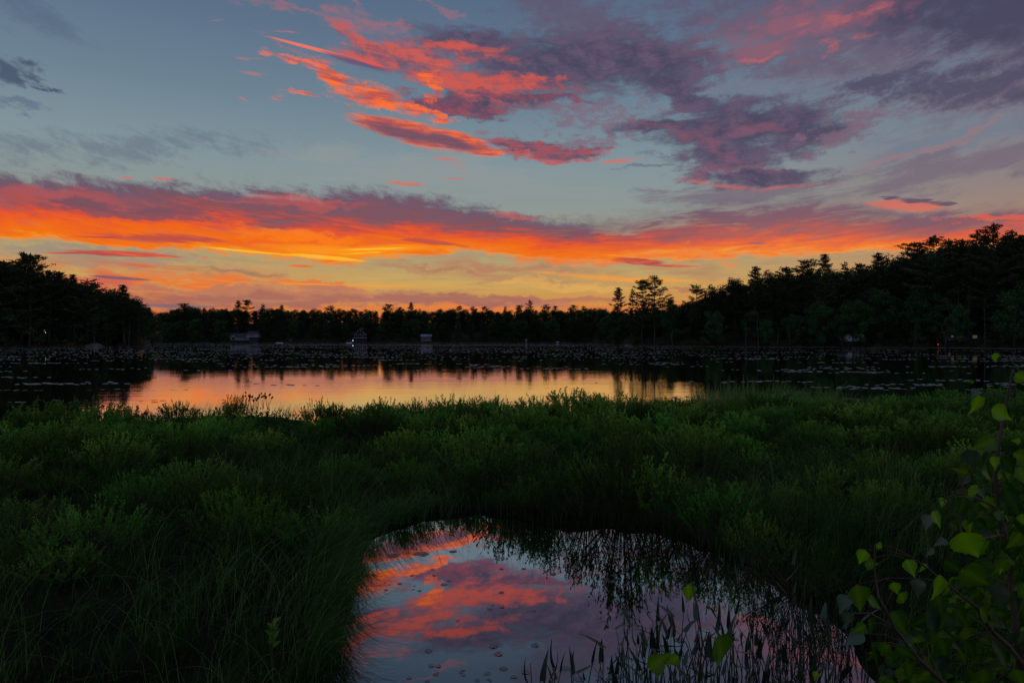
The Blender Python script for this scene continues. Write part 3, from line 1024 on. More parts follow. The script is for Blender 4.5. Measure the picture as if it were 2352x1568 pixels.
# ---------------------------------------------------------------- buildings and small things on the shores
MAT['clap'] = mat('grey white clapboard', (.24, .24, .28), .8, .1, rgb2=(.17, .17, .21), vscale=1.2)
MAT['trim'] = mat('white trim', (.26, .26, .30), .7, .2)
MAT['slate'] = mat('dark shingles', (.03, .033, .042), .85, .1, rgb2=(.05, .05, .062), vscale=2)
MAT['metalroof'] = mat('pale metal roof', (.20, .22, .32), .5, .3)
MAT['glass'] = mat('dark window glass', (.012, .016, .02), .12, .6)
MAT['board'] = mat('weathered boards', (.07, .065, .07), .85, .1, rgb2=(.045, .043, .045), vscale=1.5)
MAT['white'] = mat('white paint', (.60, .63, .74), .7, .2)
MAT['red'] = mat('red plastic', (.5, .04, .02), .4, .4)
MAT['sand'] = mat('pale eroded bank', (.12, .105, .105), .9, .05, rgb2=(.06, .055, .05), vscale=.5)
MAT['peatb'] = mat('dark footing', (.03, .028, .025), .9, .1)
MAT['stone'] = mat('grey stone', (.22, .21, .20), .9, .1, rgb2=(.12, .12, .11), vscale=.8)


def glow(name, rgb, es):
    m = mat(name, (.1, .1, .1), .5, .2, emis=rgb, es=es)
    m.cycles.emission_sampling = 'NONE'
    return m


FP = FPX / .6125      # focal length in pixels of the 3840 wide picture


def sx(X, D):
    return (X - 1920) / FP * D


def sz(Y, D):
    return CAM_H + (1272.7 - Y) / FP * D


def window(par, x0, x1, y, z0, z1, bars=1, glass=None):
    """frame with a pane as its part, on a wall whose face is at y"""
    f = MB()
    t = .10
    f.box(x0 - t, x1 + t, y - .10, y - .003, z1, z1 + t)
    f.box(x0 - t, x1 + t, y - .12, y - .003, z0 - t, z0)
    f.box(x0 - t, x0, y - .10, y - .003, z0, z1)
    f.box(x1, x1 + t, y - .10, y - .003, z0, z1)
    for i in range(bars):
        xm = x0 + (x1 - x0) * (i + 1) / (bars + 1)
        f.box(xm - .04, xm + .04, y - .09, y - .003, z0, z1)
    o = f.build('window', MAT['trim'], par)
    MB().box(x0, x1, y - .05, y - .02, z0, z1).build('pane', glass or MAT['glass'], o)
    return o


# long low house with a taller end
D = 484.0
h1 = empty('lake_house', (0, 0, 0))
tag(h1, 'long grey house with a taller boxy end by the water on the far shore', 'house')
X = lambda v: sx(v, D)
Z = lambda v: sz(v, D)
MB().box(X(864), X(931), D, D + 7, Z(1275), Z(1263)).build('wall', MAT['clap'], h1)
MB().box(X(860), X(935), D + 1, D + 6.5, .1, Z(1275) - .003).build('foundation', MAT['board'], h1)
MB().prism([(D - .5, Z(1263.2)), (D + 3.5, Z(1249)), (D + 7.6, Z(1263.2))], 'x', X(857), X(931.5)).build('roof', MAT['slate'], h1)
MB().prism([(X(863), Z(1262.6)), (X(874.5), Z(1258)), (X(886), Z(1262.6))], 'y', D - .8, D + 1.2).build('porch_gable', MAT['clap'], h1)
for a, b, z0, z1, n in ((870, 880, 1273.5, 1265, 1), (888, 890.5, 1270, 1264.6, 0), (895, 897.5, 1270, 1264.6, 0), (901, 904, 1272, 1265, 0), (910, 912.5, 1270, 1265, 0), (916, 922.5, 1270.5, 1265.4, 1), (927, 930, 1271, 1264.6, 0)):
    window(h1, X(a), X(b), D, Z(z0), Z(z1), n)
for a in (871, 891.5, 902):
    y0 = D + 1.6
    MB().prism([(y0, Z(1258.4)), (y0, Z(1253.6)), (y0 + 1.4, Z(1253.2))], 'x', X(a), X(a + 4)).build('skylight', MAT['metalroof'], h1)
MB().box(X(932), X(971), D - 3, D + 5, Z(1264.3), Z(1251)).build('upper_storey', MAT['clap'], h1)
MB().box(X(940), X(968.5), D - 2.4, D + 4.8, -.3, Z(1264.3) - .003).build('boathouse', MAT['board'], h1)
MB().prism([(D - 3.5, Z(1251)), (D + 1, Z(1240.8)), (D + 5.5, Z(1251))], 'x', X(931), X(972.5)).build('roof', MAT['slate'], h1)
for a, b, z0, z1, n in ((934.5, 936.5, 1258.5, 1254, 0), (938.5, 943, 1258.5, 1253.6, 0), (947.5, 953, 1262, 1253.6, 1), (957.5, 961.5, 1259, 1254.2, 0)):
    window(h1, X(a), X(b), D - 3, Z(z0), Z(z1), n)
rb = MB()
rb.box(X(931), X(973.5), D - 4.6, D - 3.003, Z(1264.4), Z(1263.4))
rb.box(X(931), X(973.5), D - 4.6, D - 4.5, Z(1259.5), Z(1259))
for k in range(15):
    q = X(931) + (X(973.5) - X(931)) * k / 14
    rb.box(q - .04, q + .04, D - 4.58, D - 4.52, Z(1263.4), Z(1259.5))
rb.build('balcony', MAT['trim'], h1)
MB().box(X(932), X(939.9), D - 2.9, D + 1, Z(1275.5), Z(1264.3) - .003).build('stair_box', MAT['clap'], h1)

# gabled house
D = 488.0
h2 = empty('gabled_house', (0, 0, 0))
tag(h2, 'steep gabled house with a tall glazed front and a white deck on the far shore', 'house')
xc = X = lambda v: sx(v, D)
pk, ev, dk = sz(1231, D), sz(1253, D), sz(1266, D)
xl, xr, xm = X(1329), X(1374), X(1351.5)
MB().prism([(xl, dk), (xr, dk), (xr, ev), (xm, pk - .3), (xl, ev)], 'y', D + .2, D + 9).build('wall', MAT['board'], h2)
r = MB()
for s, x1 in ((-1, xl - .4), (1, xr + .4)):
    r.prism([(xm, pk), (xm, pk - .35), (x1, ev - .35), (x1, ev)] if s < 0 else [(xm + .003, pk), (x1, ev), (x1, ev - .35), (xm + .003, pk - .35)], 'y', D - 1.2, D + 9.5)
r.build('roof', MAT['slate'], h2)
MB().prism([(X(1352), sz(1230.4, D)), (X(1370), sz(1234.5, D)), (X(1370), sz(1236, D)), (X(1352), sz(1232, D))], 'y', D + 1, D + 5).build('dormer_roof', MAT['metalroof'], h2)
MB().prism([(X(1351), sz(1230.4, D)), (X(1333), sz(1240, D)), (X(1333), sz(1241.2, D)), (X(1351), sz(1232, D))], 'y', D + 1, D + 5).build('dormer_roof', MAT['slate'], h2)
fr = MB()
for a in (1329.5, 1336, 1344, 1351.5, 1359, 1366, 1373):
    xx = X(a)
    zt = pk - (pk - ev) * abs(xx - xm) / (xr - xm) - .5
    fr.box(xx - .09, xx + .09, D + .04, D + .197, dk, zt)
fr.box(xl, xr, D + .02, D + .2, sz(1255.6, D), sz(1254.4, D))
for s, x1 in ((-1, xl), (1, xr)):
    fr.prism([(xm, pk - .4), (xm, pk - .75), (x1, ev - .75), (x1, ev - .4)] if s < 0 else [(xm + .004, pk - .4), (x1, ev - .4), (x1, ev - .75), (xm + .004, pk - .75)], 'y', D - 1.25, D - 1.1)
wf = fr.build('window_wall', MAT['clap'], h2)
MB().prism([(xl + .1, dk + .1), (xr - .1, dk + .1), (xr - .1, ev - .4), (xm, pk - .9), (xl + .1, ev - .4)], 'y', D + .12, D + .17).build('pane', MAT['glass'], wf)
dkm = MB().box(X(1326.5), X(1376.5), D - 2.4, D + .01, dk - .3, dk)
dkm.build('deck', MAT['trim'], h2)
pm = MB()
for a in (1328, 1340, 1352, 1364, 1375):
    pm.box(X(a) - .12, X(a) + .12, D - 2.2, D - 1.96, 0, dk - .303)
pm.box(X(1330), X(1373), D + .3, D + 8, .2, dk - .303)
pm.build('deck_posts', MAT['board'], h2)

# small cottage
D = 491.0
h3 = empty('cottage', (0, 0, 0))
tag(h3, 'small cottage with a pale metal roof, right of the gabled house on the far shore', 'cottage')
MB().box(X(1577), X(1617), D + .6, D + 5, sz(1271.5, D), sz(1261, D)).build('wall', MAT['board'], h3)
MB().box(X(1578), X(1616), D + 1, D + 4.6, .2, sz(1271.5, D) - .003).build('foundation', MAT['stone'], h3)
MB().prism([(D, sz(1261.3, D)), (D + 2.8, sz(1252.6, D)), (D + 5.5, sz(1261.3, D))], 'x', X(1576), X(1618.5)).build('roof', MAT['metalroof'], h3)
for k in range(8):
    window(h3, X(1579 + k * 4.6), X(1581.4 + k * 4.6), D + .6, sz(1269, D), sz(1263, D), 0)

# white building in the right-hand woods
D = 226.0
h4 = empty('boat_shed', (0, 0, 0))
tag(h4, 'white shed half hidden behind trunks and bushes in the right-shore woods', 'shed')
zb = sz(1279, D)
MB().box(X(3176), X(3240), D, D + 6, zb, sz(1253, D)).build('wall', MAT['white'], h4)
MB().box(X(3244), X(3273), D + 2, D + 6, zb, sz(1252, D)).build('wing', MAT['board'], h4)
MB().box(X(3177), X(3239), D + .5, D + 5.9, .3, zb - .003).build('foundation', MAT['peatb'], h4)
MB().prism([(D - .5, sz(1253, D) + .02), (D + 3, sz(1244, D)), (D + 6.5, sz(1253, D) + .02)], 'x', X(3172), X(3276)).build('roof', MAT['slate'], h4)
window(h4, X(3205), X(3215), D, sz(1270, D), sz(1260, D), 1)
dr = MB().box(X(3222), X(3232), D - .06, D - .003, zb, sz(1258, D)).build('door', MAT['board'], h4)
MB().box(X(3230), X(3231), D - .12, D - .063, zb + .9, zb + 1.0).build('handle', MAT['trim'], dr)

# dark cabin with faintly lit windows
D = 209.0
h5 = empty('cabin', (0, 0, 0))
tag(h5, 'dark cabin with dim yellow-green windows behind the trunks near the right edge of the photo', 'cabin')
MB().box(X(3560), X(3710), D, D + 6, sz(1276, D), sz(1254, D)).build('wall', MAT['board'], h5)
MB().box(X(3562), X(3708), D + .5, D + 5.5, .3, sz(1276, D) - .003).build('foundation', MAT['peatb'], h5)
MB().prism([(D - .6, sz(1254, D) + .02), (D + 3, sz(1240, D)), (D + 6.6, sz(1254, D) + .02)], 'x', X(3556), X(3714)).build('roof', MAT['slate'], h5)
LIT = glow('dim lit window', (.55, .50, .16), .10)
for a, b, z0, z1 in ((3567, 3576, 1264, 1258), (3588, 3594, 1270, 1259), (3598, 3604, 1266, 1261), (3647, 3663, 1268, 1257), (3674, 3681, 1275, 1262), (3688, 3694, 1276, 1263)):
    window(h5, X(a), X(b), D, sz(z0, D), sz(z1, D), 0, LIT)

# lamps
def lamp(name, X_, Y_, D, colr, es, r, label, base, cat='lamp', post=True):
    o = empty(name, (sx(X_, D), D, base))
    tag(o, label, cat)
    z = sz(Y_, D) - base
    if post:
        MB().tube([(0, 0, 0), (0, 0, z - r)], .05, 6).build('post', MAT['board'], o)
    b = MB()
    b.tube([(0, 0, z - r), (0, 0, z - r * .8), (0, 0, z), (0, 0, z + r * .8), (0, 0, z + r)], [r * .3, r * .75, r, r * .75, r * .3], 10)
    b.build('bulb', glow(name + ' glow', colr, es), o, True)
    return o


lamp('dock_lamp', 1323.5, 1276.5, 479, (.45, .66, 1.0), 8, .16, 'white dock lamp with a blue streak below it in the water', .1)
lamp('marker_lamp', 3518, 1291, 196, (1.0, .06, .02), 4, .06, 'red marker lamp on a post at the right shore', -.3)
lamp('porch_lamp', 201, 1260, 252, (1.0, .72, .45), 4, .09, 'warm white lamp under the dark trees of the left shore', .3)
o = empty('light_string', (sx(170, 251), 251, .3))
tag(o, 'short slanting string of small coloured bulbs on the left shore', 'string lights')
s0 = [(167, 1239.3, (.3, 1, .3)), (169, 1242, (1, .35, .1)), (170.3, 1245, (1, .85, .3)), (171.6, 1248, (1, .8, .6)), (174, 1252, (1, .65, .35))]
MB().tube([(sx(a, 251) - o.location.x, 0, sz(b, 251) - .3 + .02) for a, b, c in s0], .01, 4).build('wire', MAT['board'], o)
MB().tube([(sx(175, 251) - o.location.x, .1, 0), (sx(175, 251) - o.location.x, .1, sz(1252.5, 251) - .3)], .05, 5).build('post', MAT['board'], o)
MB().tube([(sx(166.4, 251) - o.location.x, .1, 0), (sx(166.4, 251) - o.location.x, .1, sz(1239, 251) - .3)], .05, 5).build('post', MAT['board'], o)
for i, (a, b, c) in enumerate(s0):
    x, z = sx(a, 251) - o.location.x, sz(b, 251) - .3
    MB().tube([(x, -.02, z - .10), (x, -.02, z - .05), (x, -.02, z + .05), (x, -.02, z + .10)], [.02, .06, .06, .02], 8).build('bulb', glow('string bulb %d' % i, c, 3), o, True)

# rail beside the porch lamp
o = empty('deck_rail', (sx(207, 253), 253, .3))
tag(o, 'wooden deck and rail lit by the lamp on the left shore', 'deck')
z = sz(1263, 253) - .3
MB().box(-1.1, 1.1, -.6, .8, z - .6, z - .45).build('deck_floor', MAT['board'], o)
m = MB()
for k in range(6):
    m.box(-1.05 + k * .41, -.98 + k * .41, -.58, -.52, z - .448, z + .25)
m.box(-1.1, 1.1, -.6, -.5, z + .252, z + .32)
m.build('rail', MAT['clap'], o)
m = MB()
for k in (-.9, .9):
    m.box(k - .06, k + .06, -.4, -.28, -.5, z - .603)
m.build('post', MAT['board'], o)


def boat(name, X_, D, L, mt, label, cat='boat', rz=0.0, z=0.0, canopy=False):
    o = empty(name, (sx(X_, D), D, z), rz)
    tag(o, label, cat)
    n = 9
    m = MB()
    for i in range(n):
        t = i / (n - 1)
        w = L * .16 * math.sin(math.pi * (.08 + .84 * t)) ** .5
        sh = .12 * (2 * t - 1) ** 2
        x = (t - .5) * L
        for y, zz in ((-w, .42 + sh), (-w * .75, .0 + sh), (0, -.12 + sh), (w * .75, .0 + sh), (w, .42 + sh)):
            m.v.append((x, y, zz))
    for i in range(n - 1):
        for j in range(4):
            a = i * 5 + j
            m.f.append((a, a + 1, a + 6, a + 5))
    m.f.append((0, 1, 2, 3, 4))
    m.f.append(tuple((n - 1) * 5 + j for j in (4, 3, 2, 1, 0)))
    m.build('hull', mt, o)
    s_ = MB()
    for t in (-.2, .12):
        s_.box(t * L, t * L + .25, -L * .13, L * .13, .30, .34)
    s_.build('seat', MAT['board'], o)
    if canopy:
        MB().box(-L * .3, L * .3, -L * .15, L * .15, 2.0, 2.1).build('canopy', MAT['metalroof'], o)
        p = MB()
        for a in (-1, 1):
            for b_ in (-1, 1):
                p.box(a * L * .28 - .03, a * L * .28 + .03, b_ * L * .13 - .03, b_ * L * .13 + .03, .3, 1.997)
        p.build('canopy_frame', MAT['trim'], o)
    return o


boat('rowboat', 1048, 476, 4.5, MAT['white'], 'low white rowboat moored right of the long house', rz=.1)
boat('canopy_boat', 1309, 476, 4.2, MAT['white'], 'small boat with a blue-grey canopy left of the dock lamp', canopy=True)
boat('canoe', 2091, 473, 4.0, MAT['white'], 'pale canoe pulled up on the far shore left of the wooded point', rz=1.1, z=.5)
boat('kayak', 248, 247.5, 2.2, MAT['red'], 'dull red kayak lying at the water line of the left shore', z=.1)
boat('dinghy', 2358, 286, 3.2, MAT['clap'], 'grey dinghy at the foot of the wooded point', rz=.3)
o = empty('dock', (sx(1300, 477.5), 478.2, 0))
tag(o, 'short wooden dock beside the dock lamp on the far shore', 'dock')
MB().box(-3.5, 3.5, -.8, .8, .35, .47).build('deck_boards', MAT['board'], o)
m = MB()
for k in (-3.2, 0, 3.2):
    m.box(k - .08, k + .08, -.9, -.803, -.5, .9)
m.build('piles', MAT['board'], o)


def small_shed(X_, D, w, h, mt, label, z=.3):
    o = empty('small_shed', (sx(X_, D), D, z))
    tag(o, label, 'shed')
    MB().box(-w / 2, w / 2, 0, w, 0, h).build('wall', mt, o)
    MB().prism([(-w / 2 - .1, h), (w / 2 + .1, h), (0, h + w * .3)], 'y', -.1, w + .1).build('roof', MAT['slate'], o)
    MB().box(-.3, .3, -.05, -.003, .02, min(1.8, h * .8)).build('door', MAT['board'], o)


small_shed(1087, 486, 1.6, 2.2, MAT['clap'], 'tiny bluish shed in the trees between the long house and the gabled house', .6)
small_shed(1973, 484, 1.5, 2.6, MAT['stone'], 'tiny upright grey shed on the far shore right of the cottage')
# pale eroded bank under the left-hand trunks
for i, (a, b, y0, h, lab) in enumerate(((300, 362, 246.5, 1.2, 'pale bare mound of the bank under the left-shore trunks'), (222, 268, 246, 1.3, 'grey slope of the bank right of the left-shore lamp'))):
    xa, xb = sx(a, y0), sx(b, y0)
    V, Q = [], []
    for j in range(17):
        for k in range(9):
            u, v = j / 16, k / 8
            zz = .12 + h * (math.sin(math.pi * u) ** .8) * (math.sin(math.pi * v)) ** .8 + .08 * math.sin(j * 2.1 + k * 1.3) * (0 < j < 16) * (0 < k < 8) - (.5 if v in (0, 1) or u in (0, 1) else 0)
            V.append((xa + (xb - xa) * u, y0 + 1 + 5 * v, zz))
    for j in range(16):
        for k in range(8):
            Q.append((j * 9 + k, j * 9 + 9 + k, j * 9 + 10 + k, j * 9 + k + 1))
    me = foreach_mesh('bank', V, Q, smooth_=True)
    me.materials.append(MAT['sand'])
    tag(link('terrain_bank', me), lab, kind='structure')
o = empty('buoy', (sx(3561, 116), 116, 0))
tag(o, 'small red buoy floating on the dark water near the right shore', 'buoy')
MB().tube([(0, 0, -.1), (0, 0, .05), (0, 0, .18), (0, 0, .24)], [.08, .14, .12, .03], 10).build('float', MAT['red'], o, True)
MB().tube([(0, 0, .23), (0, 0, .42)], .015, 6).build('pole', MAT['trim'], o)

for X_, D, h, w in ((3207, 223.5, 1.2, .9), (3228, 223.5, 1.6, .8), (3258, 223.5, 1.2, .9), (3183, 223.6, .9, .8), (3290, 223, 2.4, 1.1), (3160, 223, 2.4, 1.1),
                 (3575, 206, 1.3, 1.2), (3600, 206, 1.2, 1.2), (3630, 206, 2.0, 1.1), (3655, 206, 1.2, 1.2), (3690, 206, 1.1, 1.2), (3715, 205, 2.0, 1.1)):
    tree('shore_bush', random.choice(BUSHES), X_ * .6125, D, h, 'low dark bush in front of the %s on the right shore' % ('white shed' if X_ < 3400 else 'dim-lit cabin'), 'bush', 'bushes in front of the right-shore buildings', w, z=.3)

# ================================================================ the marsh
MAT['grass'] = mat('marsh grass', (.022, .078, .010), .8, .08, attr='tint', rgb2=(.24, .40, .12), transl=.35)
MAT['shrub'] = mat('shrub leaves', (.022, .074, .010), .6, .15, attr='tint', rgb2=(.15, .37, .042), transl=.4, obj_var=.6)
MAT['cover'] = mat('ground cover leaves', (.018, .062, .008), .8, .06, attr='tint', rgb2=(.06, .15, .018), transl=.2)
MAT['twig'] = mat('brown twigs', (.06, .045, .03), .8, .2)
MAT['reed'] = mat('cattail blades', (.030, .080, .020), .5, .3, attr='tint', rgb2=(.12, .24, .05), transl=.2)
MAT['head'] = mat('brown seed heads', (.07, .04, .02), .9, .1)
MAT['pickerel'] = mat('pickerelweed leaves', (.012, .034, .014), .35, .4, attr='tint', rgb2=(.035, .075, .035), transl=.1)
MAT['pstem'] = mat('pickerelweed stems', (.02, .045, .018), .5, .4)
MAT['pad'] = mat('lily pads', (.075, .090, .080), .22, .8, rgb2=(.085, .075, .065), vscale=6, obj_var=.25)
MAT['farpad'] = mat('floating leaves', (.05, .05, .045), .45, .5, attr='tint', rgb2=(.15, .14, .125))
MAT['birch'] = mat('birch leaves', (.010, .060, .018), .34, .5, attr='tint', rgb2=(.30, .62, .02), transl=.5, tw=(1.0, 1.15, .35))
MAT['birchpale'] = mat('birch leaves painted sheen', (.045, .11, .045), .38, .6, attr='tint', rgb2=(.16, .21, .11), transl=.25)  # paler colour stands in for sky sheen on the silvery leaves
MAT['birchstem'] = mat('birch twigs', (.11, .075, .05), .7, .3)

POND_PX = [(1000, 1188), (1060, 1180), (1140, 1183), (1200, 1195), (1300, 1208), (1400, 1214), (1500, 1224), (1600, 1252), (1690, 1292), (1780, 1345), (1880, 1412),
           (1965, 1488), (2035, 1590)]
PL = [on_water(*p) for p in POND_PX] + [Vector((2.5, 2.6, 0)), Vector((-.9, 2.3, 0))] + \
     [on_water(*p) for p in [(752, 1568), (772, 1480), (798, 1400), (815, 1310), (826, 1258), (862, 1230), (920, 1210)]]
POLY = np.array([(p.x, p.y) for p in PL])
# far edge of the marsh against the lake
EDX = np.array([-22, -15.5, -11.5, -9, -7.0, -5.4, -4.2, -2.5, 0, 3.5, 6.5, 9, 13, 17, 24])
EDY = np.array([17.5, 19.5, 20.5, 22.0, 21.5, 19.2, 19.8, 21.5, 22.0, 22.5, 24.5, 26.5, 25.5, 24, 23])


def seg_dist(P, A):
    """distance to the closed polyline A and whether inside"""
    d = np.full(len(P), 1e9)
    ins = np.zeros(len(P), bool)
    n = len(A)
    for i in range(n):
        a, b = A[i], A[(i + 1) % n]
        ab = b - a
        t = np.clip(((P - a) @ ab) / (ab @ ab), 0, 1)
        d = np.minimum(d, np.linalg.norm(P - (a + t[:, None] * ab), axis=1))
        c = ((a[1] > P[:, 1]) != (b[1] > P[:, 1]))
        xx = (b[0] - a[0]) * (P[:, 1] - a[1]) / (b[1] - a[1] + 1e-12) + a[0]
        ins ^= c & (P[:, 0] < xx)
    return d, ins


def wob(x, y, s=1.0, k=0.0):
    return (np.sin(x * 1.3 * s + k) * np.cos(y * 1.1 * s + 1.7 + k) + .6 * np.sin(x * 2.9 * s + y * 2.3 * s + k * 2) + .4 * np.cos(x * 5.3 * s - y * 4.1 * s + k)) / 2


def land(P):
    """signed metres into the marsh: positive on the mat of vegetation, negative over open water"""
    P = np.asarray(P, float).reshape(-1, 2)
    d, ins = seg_dist(P, POLY)
    d = np.where(ins, -d, d) + .10 * wob(P[:, 0] * 2, P[:, 1] * 2)
    e = np.interp(P[:, 0], EDX, EDY) - P[:, 1] + .35 * wob(P[:, 0], P[:, 1] * .3, 1.5)
    return np.minimum(d, e)


def ground_h(P):
    P = np.asarray(P, float).reshape(-1, 2)
    L = land(P)
    t = np.clip((L + .42) / .5, 0, 1)
    t = t * t * (3 - 2 * t)
    h = -.45 + .53 * t + .05 * wob(P[:, 0], P[:, 1], 1.7) * t
    near = np.clip((2.4 - P[:, 1]) / 2.2, 0, 1)
    return np.maximum(h, -.45 + near * 1.35)


xs = np.arange(-26, 26.01, .25)
ys = np.concatenate([np.arange(-14, 1, 1.0), np.arange(1, 30, .25)])
GX, GY = np.meshgrid(xs, ys, indexing='ij')
H = ground_h(np.stack([GX.ravel(), GY.ravel()], 1))
V = np.stack([GX.ravel(), GY.ravel(), H], 1)
ny = len(ys)
ii, jj = np.meshgrid(np.arange(len(xs) - 1), np.arange(ny - 1), indexing='ij')
b0 = (ii * ny + jj).ravel()
Q = np.stack([b0, b0 + ny, b0 + ny + 1, b0 + 1], 1)
me = foreach_mesh('marsh_ground', V, Q, smooth_=True)
me.materials.append(MAT['peat'])
tag(link('marsh_ground', me), kind='structure')


def disp(P, z=.5):
    return 1176 + FPX * P[:, 0] / P[:, 1], HY + FPX * (CAM_H - z) / P[:, 1]


def blob(px, py, cx, cy, rx, ry):
    return np.clip(1.3 - np.sqrt(((px - cx) / rx) ** 2 + ((py - cy) / ry) ** 2), 0, 1)


def shrubbiness(P):
    px, py = disp(P)
    s = np.zeros(len(P))
    for b in ((1080, 960, 520, 70), (1500, 980, 420, 90), (560, 935, 240, 35), (160, 970, 240, 60), (180, 1150, 300, 110), (520, 1120, 240, 80), (1980, 1010, 330, 100), (2250, 1050, 250, 150),
              (1650, 1010, 260, 70), (1000, 1060, 260, 60), (320, 1060, 330, 90), (1500, 1150, 120, 60)):
        s = np.maximum(s, blob(px, py, *b))
    return np.clip(s + .28 * wob(P[:, 0], P[:, 1], .9, 3), 0, 1)


def scatter(n, xr=(-22, 22), yr=(2.4, 27)):
    """points spread evenly, inside a wedge a little wider than the picture"""
    P = np.stack([rng.uniform(*xr, n), rng.uniform(*yr, n)], 1)
    k = np.abs(P[:, 0]) < P[:, 1] * .80 + 1.2
    return P[k]


# ---------------------------------------------------------------- grass
def blades(P, h, w, lean_dir, lean, tint, z0, seg=3, curl=None):
    """bent tapering blades; P (n,2)"""
    n = len(P)
    a = rng.uniform(0, 2 * np.pi, n)
    face = np.stack([np.cos(a), np.sin(a), np.zeros(n)], 1)
    ld = np.stack([np.cos(lean_dir), np.sin(lean_dir), np.zeros(n)], 1)
    rows = []
    for k in range(seg + 1):
        t = k / seg
        bend = lean * t ** 1.9
        hh = h * (t - .42 * np.clip(lean, 0, 1.2) * t ** 2.6)
        c = np.stack([P[:, 0], P[:, 1], z0], 1) + ld * (bend * h)[:, None] + np.stack([0 * h, 0 * h, hh], 1)
        ww = w * (1 - t) ** .7 + .0004
        rows.append(np.stack([c - face * ww[:, None] / 2, c + face * ww[:, None] / 2], 1))
    V = np.stack(rows, 1).reshape(n, -1, 3)
    m = (seg + 1) * 2
    base = (np.arange(n) * m)[:, None]
    Q = np.concatenate([base + np.array([2 * k, 2 * k + 1, 2 * k + 3, 2 * k + 2]) for k in range(seg)], 1).reshape(-1, 4)
    T_ = np.repeat(tint, m)
    return V.reshape(-1, 3), Q, T_


def collect(parts):
    V, Q, T_, o = [], [], [], 0
    for v, q, t in parts:
        V.append(v)
        Q.append(q + o)
        T_.append(t)
        o += len(v)
    return np.concatenate(V), np.concatenate(Q), np.concatenate(T_)


def tuft_field(n_tuft, per, yr, hmul, wmul, dens_fn=None):
    P = scatter(n_tuft, yr=yr)
    L = land(P)
    s = shrubbiness(P)
    keep = (L > .02) & (rng.random(len(P)) > s * .72)
    P, s = P[keep], s[keep]
    px, py = disp(P)
    tall = .50 + .16 * wob(P[:, 0], P[:, 1], .8, 1)
    tall += .38 * np.clip((P[:, 1] - 18.5) / 4, 0, 1) * (px > 1580) * (px < 1930)
    tall -= .16 * np.clip((P[:, 1] - 16) / 3, 0, 1) * (px < 1000)
    tall -= .12 * np.clip((P[:, 1] - 16) / 3, 0, 1) * (px < 730) * (px > 600)
    th = tall * rng.uniform(.75, 1.2, len(P))
    tl = .5 + .35 * wob(P[:, 0], P[:, 1], 1.3, 5)                      # how much this tuft lies over
    td = 1.2 * wob(P[:, 0], P[:, 1], .5, 2) + rng.normal(0, .8, len(P)) - .4  # where to
    pale = np.clip(.16 + .35 * (rng.random(len(P)) < .10) + .3 * wob(P[:, 0], P[:, 1], .6, 4) + .55 * np.clip((P[:, 1] - 16) / 5, 0, 1) * (px > 1450), 0, .8)
    C_ = np.repeat(P, per, 0) + rng.normal(0, .075, (len(P) * per, 2))
    n = len(C_)
    h = np.repeat(th, per) * rng.uniform(.45, 1.25, n) * hmul
    w = rng.uniform(.7, 1.4, n) * wmul * np.repeat(np.clip(P[:, 1] / 9, .75, 2.6), per)
    lean = np.clip(np.repeat(tl, per) + rng.normal(0, .22, n), .03, 1.25)
    ldir = np.repeat(td, per) + rng.normal(0, 1.3, n)
    tint = np.clip(np.repeat(pale, per) * rng.uniform(.1, 1.2, n) + (rng.random(n) < .045) * rng.uniform(.3, .9, n), 0, 1)
    z0 = ground_h(C_) - .02
    return blades(C_, h, w, ldir, lean, tint, z0)


parts = [tuft_field(2600, 26, (2.4, 7), 1.2, .0042), tuft_field(4200, 20, (7, 14), 1.1, .0050), tuft_field(5600, 14, (14, 27), 1.0, .006)]
# long blades arching out over the pool from its left bank and upper bank
edge = []
pts = [PL[i] for i in range(15, 22)] + [PL[0], PL[1]]
for i in range(len(pts) - 1):
    a, b = pts[i], pts[i + 1]
    m = int((b - a).length * 210)
    t = rng.random(m)
    e = np.stack([a.x + (b.x - a.x) * t, a.y + (b.y - a.y) * t], 1) + rng.normal(0, .13, (m, 2)) - [.16, 0]
    edge.append(e)
E = np.concatenate(edge)
n = len(E)
parts.append(blades(E, rng.uniform(.35, .85, n), rng.uniform(.0035, .006, n), rng.normal(-.25, .55, n), rng.uniform(.35, 1.15, n), np.clip(rng.normal(.25, .25, n), 0, 1), np.full(n, .02), 4))
pts = [PL[i] for i in range(1, 10)]
edge = []
for i in range(len(pts) - 1):
    a, b = pts[i], pts[i + 1]
    m = int((b - a).length * 170)
    t = rng.random(m)
    edge.append(np.stack([a.x + (b.x - a.x) * t, a.y + (b.y - a.y) * t], 1) + rng.normal(0, .12, (m, 2)) + [0, .15])
E = np.concatenate(edge)
n = len(E)
parts.append(blades(E, rng.uniform(.3, .75, n), rng.uniform(.0035, .006, n), rng.normal(-1.57, .6, n), rng.uniform(.2, .95, n), np.clip(rng.normal(.12, .2, n), 0, 1), np.full(n, .02), 4))
# long pale blades arching over the near grass
for (n, x0, x1, y0, y1, dr) in ((700, -5.2, -1.2, 3.0, 7.5, .1), (260, -3.2, -.9, 5.5, 9.5, -.2), (420, .2, 6.5, 8.5, 13.5, 2.6), (420, -5.5, 0.5, 9.5, 13.0, .2)):
    P = np.stack([rng.uniform(x0, x1, n), rng.uniform(y0, y1, n)], 1)
    P = P[(land(P) > .1) & (wob(P[:, 0], P[:, 1], 1.6, 7) > -.25)]
    m = len(P)
    parts.append(blades(P, rng.uniform(.55, 1.0, m), rng.uniform(.0032, .0055, m) * np.clip(P[:, 1] / 8, .8, 2), rng.normal(dr, 1.5, m), rng.uniform(.5, 1.3, m), rng.uniform(.2, 1.0, m), ground_h(P), 6))
